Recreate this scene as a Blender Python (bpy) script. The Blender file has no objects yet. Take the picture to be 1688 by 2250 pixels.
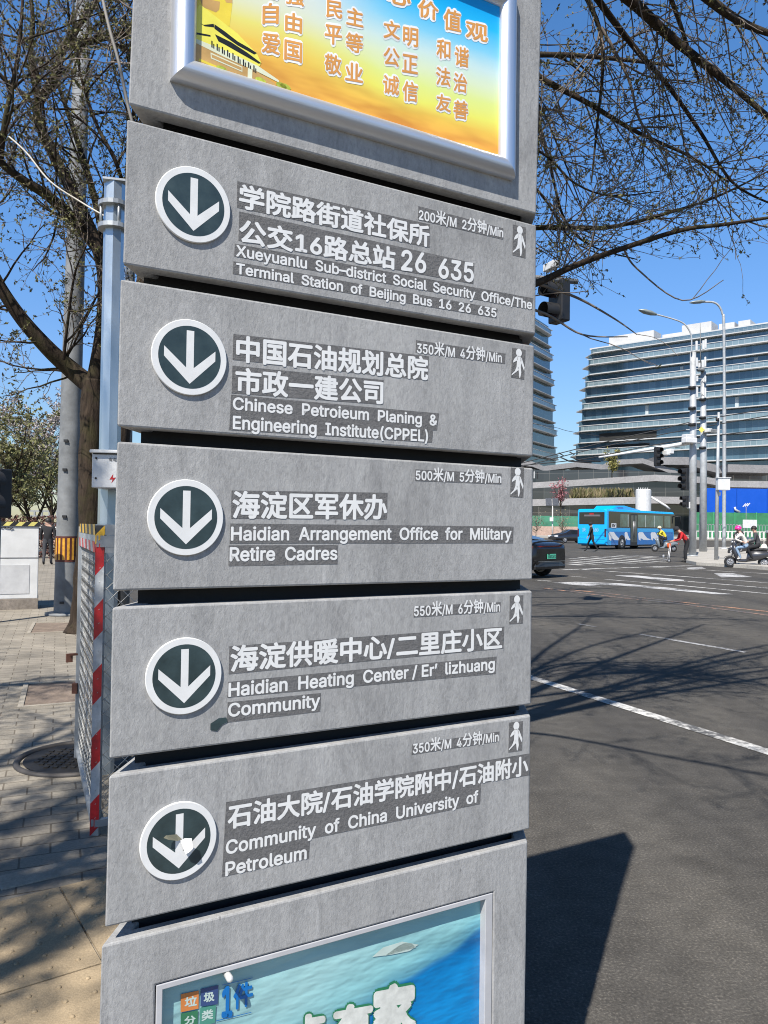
import bpy, bmesh, math, random, os
from mathutils import Vector, Matrix, noise as mnoise
R = math.radians
sc = bpy.context.scene
col = sc.collection
# ------------------------------------------------------------------ camera, sky, sun
CAM = Vector((0, 0, 1.5)); PITCH = R(1.096); ROLL = R(0.75); FPX = 1690.0; PW, PH = 1688.0, 2250.0
fwd = Vector((0, math.cos(PITCH), math.sin(PITCH))); rgt = Vector((1, 0, 0)); upv = rgt.cross(fwd)
ax_r = rgt * math.cos(ROLL) + upv * math.sin(ROLL); ax_u = -rgt * math.sin(ROLL) + upv * math.cos(ROLL)
cd = bpy.data.cameras.new('camera'); cam = bpy.data.objects.new('camera', cd); col.objects.link(cam)
cd.sensor_fit = 'HORIZONTAL'; cd.sensor_width = 36; cd.lens = 36 * FPX / PW; cd.clip_start = 0.05; cd.clip_end = 3000
m4 = Matrix((ax_r, ax_u, -fwd)).transposed().to_4x4(); m4.translation = CAM; cam.matrix_world = m4
sc.camera = cam
SUN_H, SUN_E = R(203.5), R(52)
to_sun = Vector((math.sin(SUN_H) * math.cos(SUN_E), math.cos(SUN_H) * math.cos(SUN_E), math.sin(SUN_E)))
w = bpy.data.worlds.new('World'); sc.world = w; w.use_nodes = True; wn = w.node_tree
sky = wn.nodes.new('ShaderNodeTexSky'); sky.sky_type = 'NISHITA'; sky.sun_disc = False
sky.sun_elevation = SUN_E; sky.sun_rotation = SUN_H; sky.altitude = 50; sky.air_density = 1.0; sky.dust_density = 0.2; sky.ozone_density = 2.0
hs = wn.nodes.new('ShaderNodeHueSaturation'); hs.inputs['Saturation'].default_value = 1.3; wn.links.new(sky.outputs[0], hs.inputs['Color']); tcw = wn.nodes.new('ShaderNodeTexCoord'); sxw = wn.nodes.new('ShaderNodeSeparateXYZ'); wn.links.new(tcw.outputs['Generated'], sxw.inputs[0])
rw = wn.nodes.new('ShaderNodeValToRGB'); ew = rw.color_ramp.elements            # clear dry spring air: no yellow haze on the horizon
ew[0].position = 0.0; ew[0].color = (.95, .98, 1.08, 1); ew[1].position = .85; ew[1].color = (.40, .40, .40, 1)
for p_, c_ in ((.08, (1.35, 1.36, 1.44, 1)), (.2, (2.02, 1.84, 2.0, 1)), (.36, (2.65, 2.3, 2.36, 1)), (.56, (2.8, 2.35, 2.35, 1)), (.66, (1.0, .95, .9, 1))): ew.new(p_).color = c_
wn.links.new(sxw.outputs[2], rw.inputs[0])
mw = wn.nodes.new('ShaderNodeMix'); mw.data_type = 'RGBA'; mw.blend_type = 'MULTIPLY'; mw.inputs[0].default_value = 1
wn.links.new(hs.outputs[0], mw.inputs[6]); wn.links.new(rw.outputs[0], mw.inputs[7]); wn.links.new(mw.outputs[2], wn.nodes['Background'].inputs[0]); wn.nodes['Background'].inputs[1].default_value = 0.056
sl = bpy.data.lights.new('sun', 'SUN'); sl.energy = 5.0; sl.angle = R(0.53); sl.color = (1.0, 0.955, 0.89)
so = bpy.data.objects.new('sun', sl); col.objects.link(so); so.rotation_euler = (-to_sun).to_track_quat('-Z', 'Y').to_euler(); so.location = (0, -20, 40)
sc.cycles.pixel_filter_type = 'BLACKMAN_HARRIS'; sc.cycles.filter_width = 1.05
sc.view_settings.view_transform = 'Standard'; sc.view_settings.look = 'None'; sc.view_settings.exposure = 0.6; sc.view_settings.gamma = 1
# ------------------------------------------------------------------ picture -> place (how positions were measured)
def ray(x, y): return ax_r * ((x - PW / 2) / FPX) - ax_u * ((y - PH / 2) / FPX) + fwd
def at(x, y, d): return CAM + ray(x, y) * d
def gnd(x, y, z=0.0):
    v = ray(x, y); return CAM + v * ((z - CAM.z) / v.z)
def hv(deg): return Vector((math.sin(R(deg)), math.cos(R(deg)), 0))
# ------------------------------------------------------------------ mesh helpers
class MB:
    def __init__(s): s.v = []; s.f = []; s.mi = []; s.sm = []
    def add(s, vs, fs, mi=0, smooth=False):
        b = len(s.v); s.v.extend([tuple(p) for p in vs])
        for f in fs: s.f.append(tuple(i + b for i in f)); s.mi.append(mi); s.sm.append(smooth)
    def box(s, c, size, mi=0, rot=0.0, mat=None):
        hx, hy, hz = size[0] / 2, size[1] / 2, size[2] / 2
        vs = [Vector((x, y, z)) for x in (-hx, hx) for y in (-hy, hy) for z in (-hz, hz)]
        M = mat if mat is not None else Matrix.Rotation(rot, 3, 'Z')
        vs = [M @ p + Vector(c) for p in vs]
        s.add(vs, [(0, 1, 3, 2), (4, 6, 7, 5), (0, 4, 5, 1), (2, 3, 7, 6), (0, 2, 6, 4), (1, 5, 7, 3)], mi)
    def prism(s, poly, z0, z1, mi=0):
        n = len(poly); vs = [(p[0], p[1], z0) for p in poly] + [(p[0], p[1], z1) for p in poly]
        s.add(vs, [tuple(range(n - 1, -1, -1)), tuple(range(n, 2 * n))] + [(i, (i + 1) % n, n + (i + 1) % n, n + i) for i in range(n)], mi)
    def tube(s, pts, rad, seg=8, mi=0, cap=True, smooth=True):
        pts = [Vector(p) for p in pts]; n = len(pts)
        if not hasattr(rad, '__len__'): rad = [rad] * n
        t = (pts[1] - pts[0]).normalized(); a = Vector((0, 0, 1)) if abs(t.z) < .9 else Vector((1, 0, 0))
        u = t.cross(a).normalized(); vs = []
        for i in range(n):
            t = (pts[min(i + 1, n - 1)] - pts[max(i - 1, 0)]).normalized()
            u = (u - t * u.dot(t)); u = u.normalized() if u.length > 1e-6 else t.orthogonal().normalized()
            q = t.cross(u)
            for k in range(seg):
                an = 2 * math.pi * k / seg; vs.append(pts[i] + (u * math.cos(an) + q * math.sin(an)) * rad[i])
        fs = [(i * seg + k, i * seg + (k + 1) % seg, (i + 1) * seg + (k + 1) % seg, (i + 1) * seg + k) for i in range(n - 1) for k in range(seg)]
        if cap: fs += [tuple(range(seg - 1, -1, -1)), tuple((n - 1) * seg + k for k in range(seg))]
        s.add(vs, fs, mi, smooth)
    def loft(s, rings, mi=0, cap=True, smooth=True, closed=True):
        n = len(rings[0]); vs = [p for r in rings for p in r]; K = n if closed else n - 1
        fs = [(i * n + k, i * n + (k + 1) % n, (i + 1) * n + (k + 1) % n, (i + 1) * n + k) for i in range(len(rings) - 1) for k in range(K)]
        s.add(vs, fs, mi, smooth)
        if cap: s.add(rings[0], [tuple(range(n - 1, -1, -1))], mi); s.add(rings[-1], [tuple(range(n))], mi)
    def ball(s, c, r, mi=0, seg=10, rings=7):
        c = Vector(c); r = Vector((r, r, r)) if not hasattr(r, '__len__') else Vector(r)
        vs = [c + Vector((0, 0, -r.z))]
        for i in range(1, rings):
            a = -math.pi / 2 + math.pi * i / rings
            for k in range(seg):
                b = 2 * math.pi * k / seg; vs.append(c + Vector((math.cos(a) * math.cos(b) * r.x, math.cos(a) * math.sin(b) * r.y, math.sin(a) * r.z)))
        vs.append(c + Vector((0, 0, r.z))); fs = []
        for k in range(seg): fs.append((0, 1 + (k + 1) % seg, 1 + k))
        for i in range(rings - 2):
            for k in range(seg): a = 1 + i * seg; fs.append((a + k, a + (k + 1) % seg, a + seg + (k + 1) % seg, a + seg + k))
        a = 1 + (rings - 2) * seg; L = len(vs) - 1
        for k in range(seg): fs.append((a + k, a + (k + 1) % seg, L))
        s.add(vs, fs, mi, True)
    def build(s, name, mats, parent=None, bevel=0, fix=False):
        me = bpy.data.meshes.new(name); me.from_pydata(s.v, [], s.f)
        mats = mats if isinstance(mats, (list, tuple)) else [mats]
        for m in mats: me.materials.append(m)
        me.polygons.foreach_set('material_index', s.mi); me.polygons.foreach_set('use_smooth', s.sm)
        if bevel or fix:
            bm = bmesh.new(); bm.from_mesh(me); bmesh.ops.recalc_face_normals(bm, faces=bm.faces)
            if bevel:
                es = [e for e in bm.edges if len(e.link_faces) == 2 and e.calc_face_angle(0) > .5]
                bmesh.ops.bevel(bm, geom=es, offset=bevel, segments=2, affect='EDGES', profile=.5)
            bm.to_mesh(me); bm.free()
        me.update()
        o = bpy.data.objects.new(name, me); col.objects.link(o)
        if parent: o.parent = parent
        return o
def thing(name, label, cat, loc=(0, 0, 0), rz=0.0, group=None):
    o = bpy.data.objects.new(name, None); col.objects.link(o); o.location = loc; o.rotation_euler = (0, 0, rz); o.empty_display_size = .2
    o['label'] = label; o['category'] = cat
    if group: o['group'] = group
    return o
def tag(o, label=None, cat=None, group=None, kind=None):
    if label: o['label'] = label
    if cat: o['category'] = cat
    if group: o['group'] = group
    if kind: o['kind'] = kind
    return o
def copy_tree(o, parent=None):
    c = o.copy(); col.objects.link(c)
    if parent: c.parent = parent
    for ch in list(o.children): copy_tree(ch, c)
    return c
# ------------------------------------------------------------------ materials
def nmat(name):
    m = bpy.data.materials.new(name); m.use_nodes = True; nt = m.node_tree; return m, nt, nt.nodes['Principled BSDF']
def node(nt, t, **kw):
    n = nt.nodes.new(t)
    for k, v in kw.items():
        if hasattr(n, k): setattr(n, k, v)
        else: n.inputs[k].default_value = v
    return n
def L(nt, a, b): nt.links.new(a, b)
def ramp(nt, stops):
    n = nt.nodes.new('ShaderNodeValToRGB'); e = n.color_ramp.elements
    while len(e) > 1: e.remove(e[-1])
    for i, (p, c) in enumerate(stops):
        x = e[0] if i == 0 else e.new(p)
        x.position = p; c = c if hasattr(c, '__len__') else (c, c, c); x.color = (*c[:3], 1)
    return n
def mixc(nt, fac, a, b, mode='MIX'):
    n = nt.nodes.new('ShaderNodeMix'); n.data_type = 'RGBA'; n.blend_type = mode
    for i, v in ((0, fac), (6, a), (7, b)):
        if hasattr(v, 'links') or isinstance(v, bpy.types.NodeSocket): nt.links.new(v, n.inputs[i])
        elif i == 0: n.inputs[0].default_value = v
        else: n.inputs[i].default_value = (*v[:3], 1)
    return n.outputs[2]
def coords(nt, scale=(1, 1, 1), rot=(0, 0, 0), loc=(0, 0, 0), which='Object'):
    tc = nt.nodes.new('ShaderNodeTexCoord'); mp = nt.nodes.new('ShaderNodeMapping')
    mp.inputs['Scale'].default_value = scale; mp.inputs['Rotation'].default_value = rot; mp.inputs['Location'].default_value = loc
    nt.links.new(tc.outputs[which], mp.inputs[0]); return mp.outputs[0]
def noise(nt, vec, scale, detail=4, rough=.55, dist=0):
    n = node(nt, 'ShaderNodeTexNoise'); n.inputs['Scale'].default_value = scale; n.inputs['Detail'].default_value = detail
    n.inputs['Roughness'].default_value = rough; n.inputs['Distortion'].default_value = dist; nt.links.new(vec, n.inputs['Vector']); return n
def bump(nt, b, h, strength=.3, dist=.01):
    n = nt.nodes.new('ShaderNodeBump'); n.inputs['Strength'].default_value = strength; n.inputs['Distance'].default_value = dist
    nt.links.new(h, n.inputs['Height']); nt.links.new(n.outputs[0], b.inputs['Normal'])
_mc = {}
def M(name, c, rough=.6, metal=0.0, var=.18, scale=6.0, bmp=0.0, bscale=60.0, spec=.5, stretch=(1, 1, 1), coat=0.0):
    """plain painted / metal / cloth surface with broken-up colour and gloss"""
    if name in _mc: return _mc[name]
    m, nt, b = nmat(name); v = coords(nt, stretch)
    n = noise(nt, v, scale, 6, .65); lo = tuple(x * (1 - var) for x in c); hi = tuple(min(1, x * (1 + var)) for x in c)
    r = ramp(nt, [(.3, lo), (.7, hi)]); L(nt, n.outputs[0], r.inputs[0]); L(nt, r.outputs[0], b.inputs['Base Color'])
    rr = ramp(nt, [(.3, max(.02, rough - .08)), (.7, min(1, rough + .1))]); L(nt, n.outputs[0], rr.inputs[0]); L(nt, rr.outputs[0], b.inputs['Roughness'])
    b.inputs['Metallic'].default_value = metal; b.inputs['Specular IOR Level'].default_value = spec; b.inputs['Coat Weight'].default_value = coat
    if bmp: bump(nt, b, noise(nt, v, bscale, 5, .6).outputs[0], bmp, .005)
    _mc[name] = m; return m
# ------------------------------------------------------------------ ground, road, pavement
RD = -23.0                                    # heading of the road
rdir = hv(RD); rperp = hv(RD + 90)
KERB0 = Vector((0.22, 1.85, 0)); SW = 0.10    # a point of the kerb line; pavement height
def asphalt():
    m, nt, b = nmat('asphalt'); v = coords(nt)
    big = noise(nt, v, .35, 5, .6); fine = noise(nt, v, 95, 3, .7); mid = noise(nt, v, 7, 5, .6)
    r = ramp(nt, [(.28, (.044, .041, .037)), (.55, (.080, .075, .067)), (.72, (.165, .152, .132))]); L(nt, fine.outputs[0], r.inputs[0])
    r2 = ramp(nt, [(.3, (.78, .79, .82)), (.7, (1.22, 1.19, 1.14))]); L(nt, big.outputs[0], r2.inputs[0])
    c = mixc(nt, 1.0, r.outputs[0], r2.outputs[0], 'MULTIPLY')
    r3 = ramp(nt, [(.35, .82), (.65, 1.12)]); L(nt, mid.outputs[0], r3.inputs[0]); c = mixc(nt, 1.0, c, r3.outputs[0], 'MULTIPLY')
    tr = noise(nt, coords(nt, (1.0, .035, 1), (0, 0, R(-23))), 1.1, 4, .6); rt = ramp(nt, [(.35, (.80, .80, .81)), (.65, (1.16, 1.15, 1.13))]); L(nt, tr.outputs[0], rt.inputs[0]); c = mixc(nt, 1.0, c, rt.outputs[0], 'MULTIPLY')
    cv = coords(nt); wz = noise(nt, cv, 1.5, 4); wv = node(nt, 'ShaderNodeVectorMath', operation='MULTIPLY_ADD'); L(nt, wz.outputs['Color'], wv.inputs[0]); wv.inputs[1].default_value = (.9, .9, .9); L(nt, cv, wv.inputs[2])
    ck = node(nt, 'ShaderNodeTexVoronoi', feature='DISTANCE_TO_EDGE'); ck.inputs['Scale'].default_value = .24; L(nt, wv.outputs[0], ck.inputs['Vector']); rk = ramp(nt, [(.0, .55), (.0018, .45), (.0034, 0)]); L(nt, ck.outputs['Distance'], rk.inputs[0])
    c = mixc(nt, rk.outputs[0], c, (.018, .017, .016))
    st = noise(nt, v, .9, 3, .5); rs2 = ramp(nt, [(.62, 1.0), (.72, .72)]); L(nt, st.outputs[0], rs2.inputs[0]); c = mixc(nt, 1.0, c, rs2.outputs[0], 'MULTIPLY')
    vo = node(nt, 'ShaderNodeTexVoronoi'); vo.inputs['Scale'].default_value = 46; L(nt, v, vo.inputs['Vector'])
    r4 = ramp(nt, [(.0, 1), (.055, 1), (.075, 0)]); L(nt, vo.outputs['Distance'], r4.inputs[0])
    rs = noise(nt, v, 11, 2); r5 = ramp(nt, [(.6, 0), (.66, .75)]); L(nt, rs.outputs[0], r5.inputs[0])
    sp = node(nt, 'ShaderNodeMath', operation='MULTIPLY'); L(nt, r4.outputs[0], sp.inputs[0]); L(nt, r5.outputs[0], sp.inputs[1])
    c = mixc(nt, sp.outputs[0], c, (.30, .27, .22)); L(nt, c, b.inputs['Base Color']); b.inputs['Roughness'].default_value = .88
    b.inputs['Specular IOR Level'].default_value = .25
    bump(nt, b, fine.outputs[0], .55, .012); return m
def paint(name, c, wear=.5):
    m, nt, b = nmat(name); v = coords(nt)
    n = noise(nt, v, 14, 8, .75); n2 = noise(nt, v, 1.3, 4)
    mx = node(nt, 'ShaderNodeMath', operation='ADD'); L(nt, n.outputs[0], mx.inputs[0]); L(nt, n2.outputs[0], mx.inputs[1])
    r = ramp(nt, [(.0, 1), (.5 + .35 * (1 - wear), 1), (.62 + .35 * (1 - wear), 0)]); h = node(nt, 'ShaderNodeMath', operation='MULTIPLY'); h.inputs[1].default_value = .62
    L(nt, mx.outputs[0], h.inputs[0]); L(nt, h.outputs[0], r.inputs[0])
    cc = mixc(nt, r.outputs[0], (.085, .083, .08), c); n3 = noise(nt, v, 40, 3); r3 = ramp(nt, [(.3, .8), (.7, 1.1)]); L(nt, n3.outputs[0], r3.inputs[0])
    L(nt, mixc(nt, 1.0, cc, r3.outputs[0], 'MULTIPLY'), b.inputs['Base Color']); b.inputs['Roughness'].default_value = .75; return m
def pavers():
    m, nt, b = nmat('concrete_pavers'); v = coords(nt, rot=(0, 0, R(-23)))
    br = node(nt, 'ShaderNodeTexBrick'); L(nt, v, br.inputs['Vector']); br.inputs['Scale'].default_value = 1
    br.inputs['Brick Width'].default_value = .235; br.inputs['Row Height'].default_value = .115; br.inputs['Mortar Size'].default_value = .005; br.inputs['Mortar Smooth'].default_value = .35; br.inputs['Bias'].default_value = -.1
    br.inputs['Color1'].default_value = (.265, .242, .202, 1); br.inputs['Color2'].default_value = (.32, .292, .245, 1); br.inputs['Mortar'].default_value = (.150, .130, .102, 1)
    n = noise(nt, v, 2.2, 7, .65); r = ramp(nt, [(.25, (.58, .57, .56)), (.7, (1.15, 1.12, 1.08))]); L(nt, n.outputs[0], r.inputs[0])
    c = mixc(nt, 1.0, br.outputs[0], r.outputs[0], 'MULTIPLY'); f = noise(nt, v, 70, 4, .7); r2 = ramp(nt, [(.3, .78), (.7, 1.15)]); L(nt, f.outputs[0], r2.inputs[0])
    L(nt, mixc(nt, 1.0, c, r2.outputs[0], 'MULTIPLY'), b.inputs['Base Color']); b.inputs['Roughness'].default_value = .85; b.inputs['Specular IOR Level'].default_value = .25
    mm = node(nt, 'ShaderNodeMath', operation='MULTIPLY'); mm.inputs[1].default_value = -1.0; L(nt, br.outputs['Fac'], mm.inputs[0])
    ad = node(nt, 'ShaderNodeMath', operation='MULTIPLY_ADD'); ad.inputs[1].default_value = .35; L(nt, f.outputs[0], ad.inputs[0]); L(nt, mm.outputs[0], ad.inputs[2])
    bump(nt, b, ad.outputs[0], .4, .004); return m
def stone(name, c, var=.25, sc_=5, grain=90):
    m, nt, b = nmat(name); v = coords(nt); n = noise(nt, v, sc_, 8, .68); f = noise(nt, v, grain, 4, .7)
    r = ramp(nt, [(.25, tuple(x * (1 - var) for x in c)), (.75, tuple(x * (1 + var) for x in c))]); L(nt, n.outputs[0], r.inputs[0])
    r2 = ramp(nt, [(.3, .78), (.7, 1.14)]); L(nt, f.outputs[0], r2.inputs[0])
    L(nt, mixc(nt, 1.0, r.outputs[0], r2.outputs[0], 'MULTIPLY'), b.inputs['Base Color']); b.inputs['Roughness'].default_value = .85; b.inputs['Specular IOR Level'].default_value = .25
    bump(nt, b, f.outputs[0], .4, .006); return m
ASPH = asphalt(); PAVE = pavers(); WHITE = paint('white_road_paint', (.62, .60, .56), .85); OLDW = paint('faded_white_road_paint', (.42, .41, .40), .9); ORNG = paint('faded_orange_road_paint', (.48, .24, .13), .95)
KERBM = stone('kerb_stone', (.33, .295, .24)); TACT = stone('tan_tactile_stone', (.37, .285, .18), .16, 4, 130); SOIL = stone('pit_soil', (.20, .155, .12), .4, 8, 60)
mb = MB(); mb.add([(-1500, -300, 0), (1500, -300, 0), (1500, 2200, 0), (-1500, 2200, 0)], [(0, 1, 2, 3)])
tag(mb.build('road', ASPH), kind='structure')
# pavement on the left of the kerb line, one slab
def kp(along, off): p = KERB0 + rdir * along - rperp * off; return (p.x, p.y)
mb = MB(); mb.prism([kp(-40, .14), kp(75, .14), kp(75, 40), kp(-40, 40)], -.05, SW)
tag(mb.build('pavement', PAVE, fix=True), kind='structure')
mb = MB()
for i in range(-40, 75):
    mb.prism([kp(i + .006, 0), kp(i + .994, 0), kp(i + .994, .137), kp(i + .006, .137)], -.05, SW + .004)
tag(mb.build('kerb', KERBM, bevel=.012), kind='structure')
def ribbon(mbx, pts, wd, z=.004):
    pts = [Vector((p[0], p[1], 0)) for p in pts]
    for a, b in zip(pts, pts[1:]):
        t = (b - a).normalized(); q = Vector((-t.y, t.x, 0)) * wd / 2
        n = max(1, int((b - a).length / 6)); 
        for k in range(n):
            p0 = a.lerp(b, k / n); p1 = a.lerp(b, (k + 1) / n)
            mbx.add([(*(p0 - q).xy, z), (*(p1 - q).xy, z), (*(p1 + q).xy, z), (*(p0 + q).xy, z)], [(0, 1, 2, 3)])
def z4(x, y): return (1160 + x / 3.142, 1200 + y / 3.142)
def gz(x, y): return gnd(*z4(x, y))
mb = MB(); a = gnd(1170, 1490); b = gnd(1688, 1653); d = (b - a).normalized(); ribbon(mb, [a - d * -.0 - d * 1.5, b + d * 3], .13)
tag(mb.build('lane_line', WHITE), kind='structure')
mb = MB(); ribbon(mb, [gnd(1405, 1394), gnd(1640, 1434)], .10); ribbon(mb, [gnd(1270, 1371), gnd(1310, 1378)], .08)
tag(mb.build('dashed_lane_line', OLDW), kind='structure')
mb = MB(); ribbon(mb, [gz(110, 290), gz(600, 352), gz(1000, 393), gz(1659, 478), gz(2300, 561)], .15); ribbon(mb, [gz(300, 303), gz(560, 328), gz(800, 359), gz(1659, 453), gz(2300, 528)], .13)
tag(mb.build('orange_centre_line', ORNG), kind='structure')
mb = MB()
ribbon(mb, [gz(535, 230), gz(1000, 268), gz(1700, 333)], .16); ribbon(mb, [gz(300, 208), gz(400, 217)], .14)
ribbon(mb, [gz(350, 160), gz(1000, 205), gz(1700, 257)], .16); ribbon(mb, [gz(870, 236), gz(1100, 243), gz(1700, 294)], .2)
ribbon(mb, [gz(870, 147), gz(1700, 193)], .14); ribbon(mb, [gz(250, 164), gz(700, 149), gz(1150, 135)], .3); ribbon(mb, [gz(60, 236), gz(160, 243)], .2)
tag(mb.build('lane_lines', WHITE), kind='structure')
mb = MB()
for poly in ([(600, 203), (760, 204), (1080, 234), (1075, 243), (900, 234)], [(160, 254), (330, 247), (640, 258), (1000, 290), (1420, 333), (1300, 333), (640, 272), (420, 268), (520, 281), (430, 278)],
             [(1285, 189), (1420, 189), (1550, 214), (1340, 217)], [(1090, 150), (1200, 144), (1230, 156), (1110, 158)]):
    mb.add([(*gz(*p).xy, .004) for p in poly], [tuple(range(len(poly)))])
tag(mb.build('road_arrows', paint('arrow_paint', (.52, .51, .50), .75), fix=True), kind='structure')
mb = MB()
for (x0, y0, x1, y1) in [(280, 122, 370, 132), (280, 110, 490, 127), (280, 97, 610, 124), (300, 85, 740, 121), (360, 78, 860, 117), (450, 73, 965, 112), (540, 69, 960, 99), (630, 66, 940, 86), (710, 64, 950, 77)]:
    ribbon(mb, [gz(x0, y0), gz(x1, y1)], .46)
tag(mb.build('crosswalk', WHITE), kind='structure')
# traffic island with the lamp posts
isl = [gnd(1508, 1237), gnd(1530, 1242), gnd(1580, 1245), gnd(1640, 1249), gnd(1800, 1262), gnd(1900, 1212), gnd(1640, 1204), gnd(1540, 1207), gnd(1508, 1222)]
mb = MB(); mb.prism([p.xy for p in isl], -.05, .15); tag(mb.build('traffic_island', stone('island_paving', (.40, .375, .33), .2, .8, 20), bevel=.02), kind='structure')
# left pavement: cross strip of kerb stone, tactile slabs with dots, tree pits, manhole
def sg(x, y): return gnd(x, y, SW)
mb = MB(); a, b = sg(0, 1958), sg(225, 1905); dd = (b - a).normalized(); qq = Vector((-dd.y, dd.x, 0))
for k in range(-6, 4):
    p0 = a + dd * (k * .6 + .004); p1 = a + dd * (k * .6 + .596)
    if (p1 - KERB0).dot(rperp) > -.16: continue
    mb.prism([p0.xy, p1.xy, (p1 + qq * .13).xy, (p0 + qq * .13).xy], SW - .02, SW + .006)
tag(mb.build('edging_strip', KERBM, bevel=.004), kind='structure')
mb = MB()
for i in range(-5, 3):
    for j in range(0, 3):
        o = a + dd * (i * .62) - qq * (.10 + j * .62) + dd * .19
        if (o + dd * .63 - KERB0).dot(rperp) > -.16: continue
        mb.prism([(o + dd * .004 - qq * .616).xy, (o + dd * .616 - qq * .616).xy, (o + dd * .616 - qq * .004).xy, (o + dd * .004 - qq * .004).xy], SW - .02, SW + .008)
        for u in range(7):
            for v_ in range(7):
                c = o + dd * (.06 + u * .083) - qq * (.06 + v_ * .083)
                mb.ball((c.x, c.y, SW + .008), (.0085, .0085, .005), 0, 6, 4)
tag(mb.build('tactile_paving', TACT), kind='structure')
def pit(pts, name, label):
    t = thing(name, label, 'tree pit')
    P = [sg(*p) for p in pts]; c = sum(P, Vector()) / 4; ins = [p.lerp(c, .07) for p in P]
    m1 = MB()
    for i in range(4):
        q = [P[i], P[(i + 1) % 4], ins[(i + 1) % 4], ins[i]]; m1.prism([x.xy for x in q], SW - .03, SW + .012)
    m1.build('stone_frame', KERBM, t, fix=True)
    m2 = MB(); m2.add([(x.x, x.y, SW + .004) for x in ins], [(0, 1, 2, 3)]); m2.build('soil', SOIL, t)
pit([(58, 1394), (215, 1385), (330, 1366), (72, 1369)], 'tree_pit', 'stone framed tree pit around the trunk of the mossy tree')
pit([(38, 1557), (300, 1536), (420, 1480), (52, 1504)], 'tree_pit', 'empty stone framed tree pit beside the wire mesh enclosure')
t = thing('manhole_cover', 'dark round cast iron manhole cover in the pavers beside the wire fence', 'manhole cover', sg(172, 1667))
mb = MB(); N = 40; rr_ = .30
mb.add([(math.cos(2 * math.pi * k / N) * rr_, math.sin(2 * math.pi * k / N) * rr_, .010) for k in range(N)], [tuple(range(N))])
for i in range(-5, 6):
    for j in range(-5, 6):
        if (i * i + j * j) * .05 * .05 < .062: mb.box((i * .05, j * .05, .0125), (.026, .026, .007), 0)
mb.build('lid', M('cast_iron', (.03, .028, .026), .6, .6, .35, 12), t)
mb = MB(); mb.tube([(math.cos(2 * math.pi * k / N) * .335, math.sin(2 * math.pi * k / N) * .335, .004) for k in range(N + 1)], .018, 6); mb.build('rim', M('iron_rim', (.07, .064, .06), .65, .4, .3), t)
# ------------------------------------------------------------------ the wayfinding sign
HD = 60.714; S0 = Vector((-.4259, 1.2167, 0)); sd = hv(HD); sn = Vector((-sd.y, sd.x, 0))     # along the face, into the sign
sign = thing('wayfinding_sign', 'tall grey concrete wayfinding sign of stacked panels with white lettering and arrow discs', 'sign', S0, R(90 - HD))
SIDE = Vector((math.cos(R(57.2)), math.sin(R(57.2)), 0)) * .19
def F(x, y, n=0.0):
    v = ray(x, y); k = ((S0 - CAM).dot(sn) + n) / v.dot(sn); p = CAM + v * k; q = p - S0
    return q.dot(sd), p.z
def concrete(name, c=(.308, .306, .300), seed=0.0):
    m, nt, b = nmat(name); v = coords(nt, (1.25, 1.25, .62), loc=(seed, seed * .7, 0)); vs = coords(nt, (9, 9, 1.1), loc=(seed, 0, seed))
    big = noise(nt, v, 5, 7, .62, .4); st = noise(nt, vs, 3.2, 6, .65); fi = noise(nt, v, 280, 4, .72, .6); mid = noise(nt, v, 120, 5, .68, .4)
    r = ramp(nt, [(.28, tuple(x * .88 for x in c)), (.5, c), (.74, tuple(x * 1.11 for x in c))]); L(nt, big.outputs[0], r.inputs[0])
    r2 = ramp(nt, [(.3, (.86, .865, .87)), (.5, (1, 1, 1)), (.72, (1.12, 1.12, 1.11))]); L(nt, st.outputs[0], r2.inputs[0])
    cc = mixc(nt, 1.0, r.outputs[0], r2.outputs[0], 'MULTIPLY'); r3 = ramp(nt, [(.33, .78), (.5, 1.0), (.68, 1.17)]); L(nt, mid.outputs[0], r3.inputs[0]); cc = mixc(nt, .75, cc, r3.outputs[0], 'MULTIPLY')
    sta = noise(nt, v, 4.2, 7, .72, 1.2); rst = ramp(nt, [(.54, (1, 1, 1)), (.62, (.86, .86, .86)), (.72, (.74, .74, .75))]); L(nt, sta.outputs[0], rst.inputs[0]); cc = mixc(nt, .8, cc, rst.outputs[0], 'MULTIPLY')
    lt = noise(nt, coords(nt, (14, 14, .8), loc=(seed + 3, seed, 1)), 2.4, 5, .7); rlt = ramp(nt, [(.60, (1, 1, 1)), (.70, (1.22, 1.22, 1.22))]); L(nt, lt.outputs[0], rlt.inputs[0]); cc = mixc(nt, .7, cc, rlt.outputs[0], 'MULTIPLY')
    vo = node(nt, 'ShaderNodeTexVoronoi'); vo.inputs['Scale'].default_value = 26; vo.inputs['Randomness'].default_value = 1; L(nt, v, vo.inputs['Vector'])
    rp = ramp(nt, [(.0, .75), (.05, .6), (.085, 0)]); L(nt, vo.outputs['Distance'], rp.inputs[0])
    sel = node(nt, 'ShaderNodeSeparateColor'); L(nt, vo.outputs['Color'], sel.inputs[0]); rs = ramp(nt, [(.86, 0), (.89, 1)]); L(nt, sel.outputs[0], rs.inputs[0])
    mm = node(nt, 'ShaderNodeMath', operation='MULTIPLY'); L(nt, rp.outputs[0], mm.inputs[0]); L(nt, rs.outputs[0], mm.inputs[1])
    cc = mixc(nt, mm.outputs[0], cc, (.12, .12, .12)); L(nt, cc, b.inputs['Base Color']); b.inputs['Roughness'].default_value = .82; b.inputs['Specular IOR Level'].default_value = .3
    ad = node(nt, 'ShaderNodeMath', operation='MULTIPLY_ADD'); ad.inputs[1].default_value = 1.2; L(nt, mid.outputs[0], ad.inputs[0]); L(nt, fi.outputs[0], ad.inputs[2])
    bump(nt, b, ad.outputs[0], .5, .0015); return m
CORE = M('black_steel_core', (.012, .012, .013), .7)
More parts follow.
